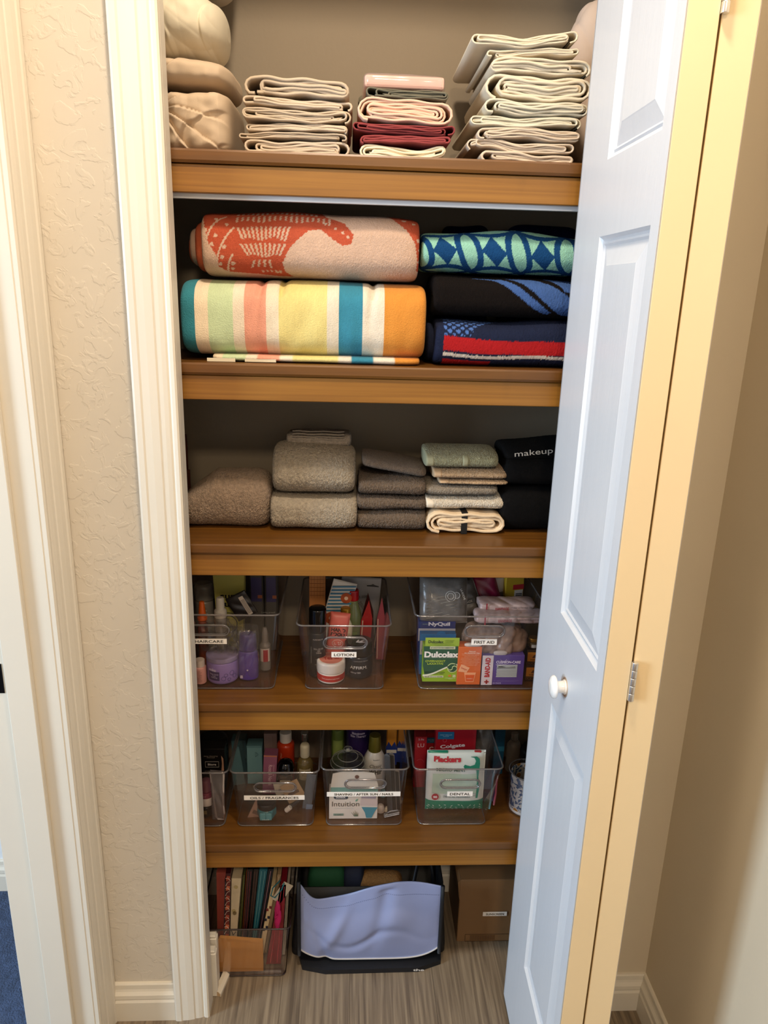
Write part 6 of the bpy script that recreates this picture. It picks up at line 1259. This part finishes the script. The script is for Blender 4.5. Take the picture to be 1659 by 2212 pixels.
o = soft('burlap_bag', .10, .05, .088*1.9, mat('burlap', '8f6636', .9, 1, 300, .002, .3, 200, map_scale=(1, 1, 3)), None, n=3, ne=6, nx=40, nt=40, lump=.002, seed=5); o.location = ((x0+x1)/2+.02*W+.018, 1.262+.07, .0115); tag(o, 'tan burlap bag showing above the periwinkle panel', 'bag')
tube('handle', [(W*.30, .06, H*.55), (W*.33, .055, H*.86), (W*.42, .055, H*.9), (W*.46, .06, H*.55)], .004, Mbb, t, 8)
# cardboard box
x0, x1, z0, z1 = bx(990, 1215, 1900, 2062, 1.315)
t = thing('cardboard_box', 'brown cardboard box labelled SUNSCREEN beside the black-sided bag', 'box', ((x0+x1)/2, 1.315, 0)); W = x1-x0; H = z1
Mcb = mat('cardboard', '7c5b38', .75, .15, 60, .001, .05, 20)
box('box_body', -W/2, W/2, 0, .14, 0.0004, H, Mcb, t, .0015)
box('top_flap', -W/2-.001, W/2+.001, -.0016, .0, H*.70, H*.998, Mcb, t, .0006); extr('side_flap', [(-W/2-.001, H*.70), (-W/2-.006, H*.96), (-W/2, H)], 'y', 0, .14, Mcb, t)
lx = at(1069, 1974, 1.313).x-t.location.x; lz = at(1069, 1974, 1.313).z
box('name_label', lx-.0270, lx+.0270, -.0026, -.0018, lz-.0056, lz+.0056, Mlab, t, .0002); text(t, 'SUNSCREEN', lx, lz, -.0027, .040, .0052, BLACK, bold=.012)
gx0, gx1 = at(1004, 2025, 1.315).x-t.location.x, at(1103, 2025, 1.315).x-t.location.x; gz = at(1050, 2025, 1.315).z
for a, b_, c_, d_ in ((gx0, gx1, gz-.010, gz-.009), (gx0, gx1, gz+.009, gz+.010), (gx0, gx0+.001, gz-.01, gz+.01), (gx1-.001, gx1, gz-.01, gz+.01)): patch(t, 'printed_frame', a, b_, c_, d_, -.0001, plain('4a3420'))
for q in range(30): patch(t, 'printed_bar', gx0+.012+q*.0019, gx0+.012+q*.0019+.0008+.0005*(q % 3 == 0), gz-.007, gz+.007, -.0001, plain('5a4028'))
# loose trim pieces at the left foot of the closet
t = thing('trim_offcut', 'white wedge-shaped wooden offcut lying on the floor below the gift bag bin', 'offcut', tuple(at(478, 2140, 1.17))[:2]+(.0,), .35)
p_ = at(476, 2135, 1.185); t.location = (ray(478, 2132).x*(-1.4/ray(478, 2132).z), ray(478, 2132).y*(-1.4/ray(478, 2132).z), .0004); t.rotation_euler = (0, 0, -.22)
extr('wood_strip', [(-.008, 0), (.008, 0), (.008, .007), (.002, .013), (-.006, .011)], 'y', -.022, .026, plain('d8cdb8', .5), t); patch(t, 'cut_end', 0, 0, 0, 0, -.0221, plain('b99c78'), pts=[(-.007, .001), (.007, .001), (.007, .0065), (.002, .012), (-.005, .010)])
for k, (yt, yb, Y_, wd) in enumerate(((2020, 2060, 1.222, .010), (2048, 2128, 1.205, .012))):
    x0_ = at(456, yb, Y_).x; zt_ = at(462, yt, Y_).z
    t = thing('jamb_block', ['upper', 'lower'][k]+' white painted block at the foot of the left door jamb', 'block', (JL-.002+(.0 if k else .0), 1.1905+.022*(1-k), 0.0)); box('block_body', -.012, wd*.9, 0, .018, 0, max(zt_, .05), M_trim, t, .002); box('block_cap', -.010, wd*.7, .001, .017, max(zt_, .05), max(zt_, .05)+.006, M_trim, t, .002)
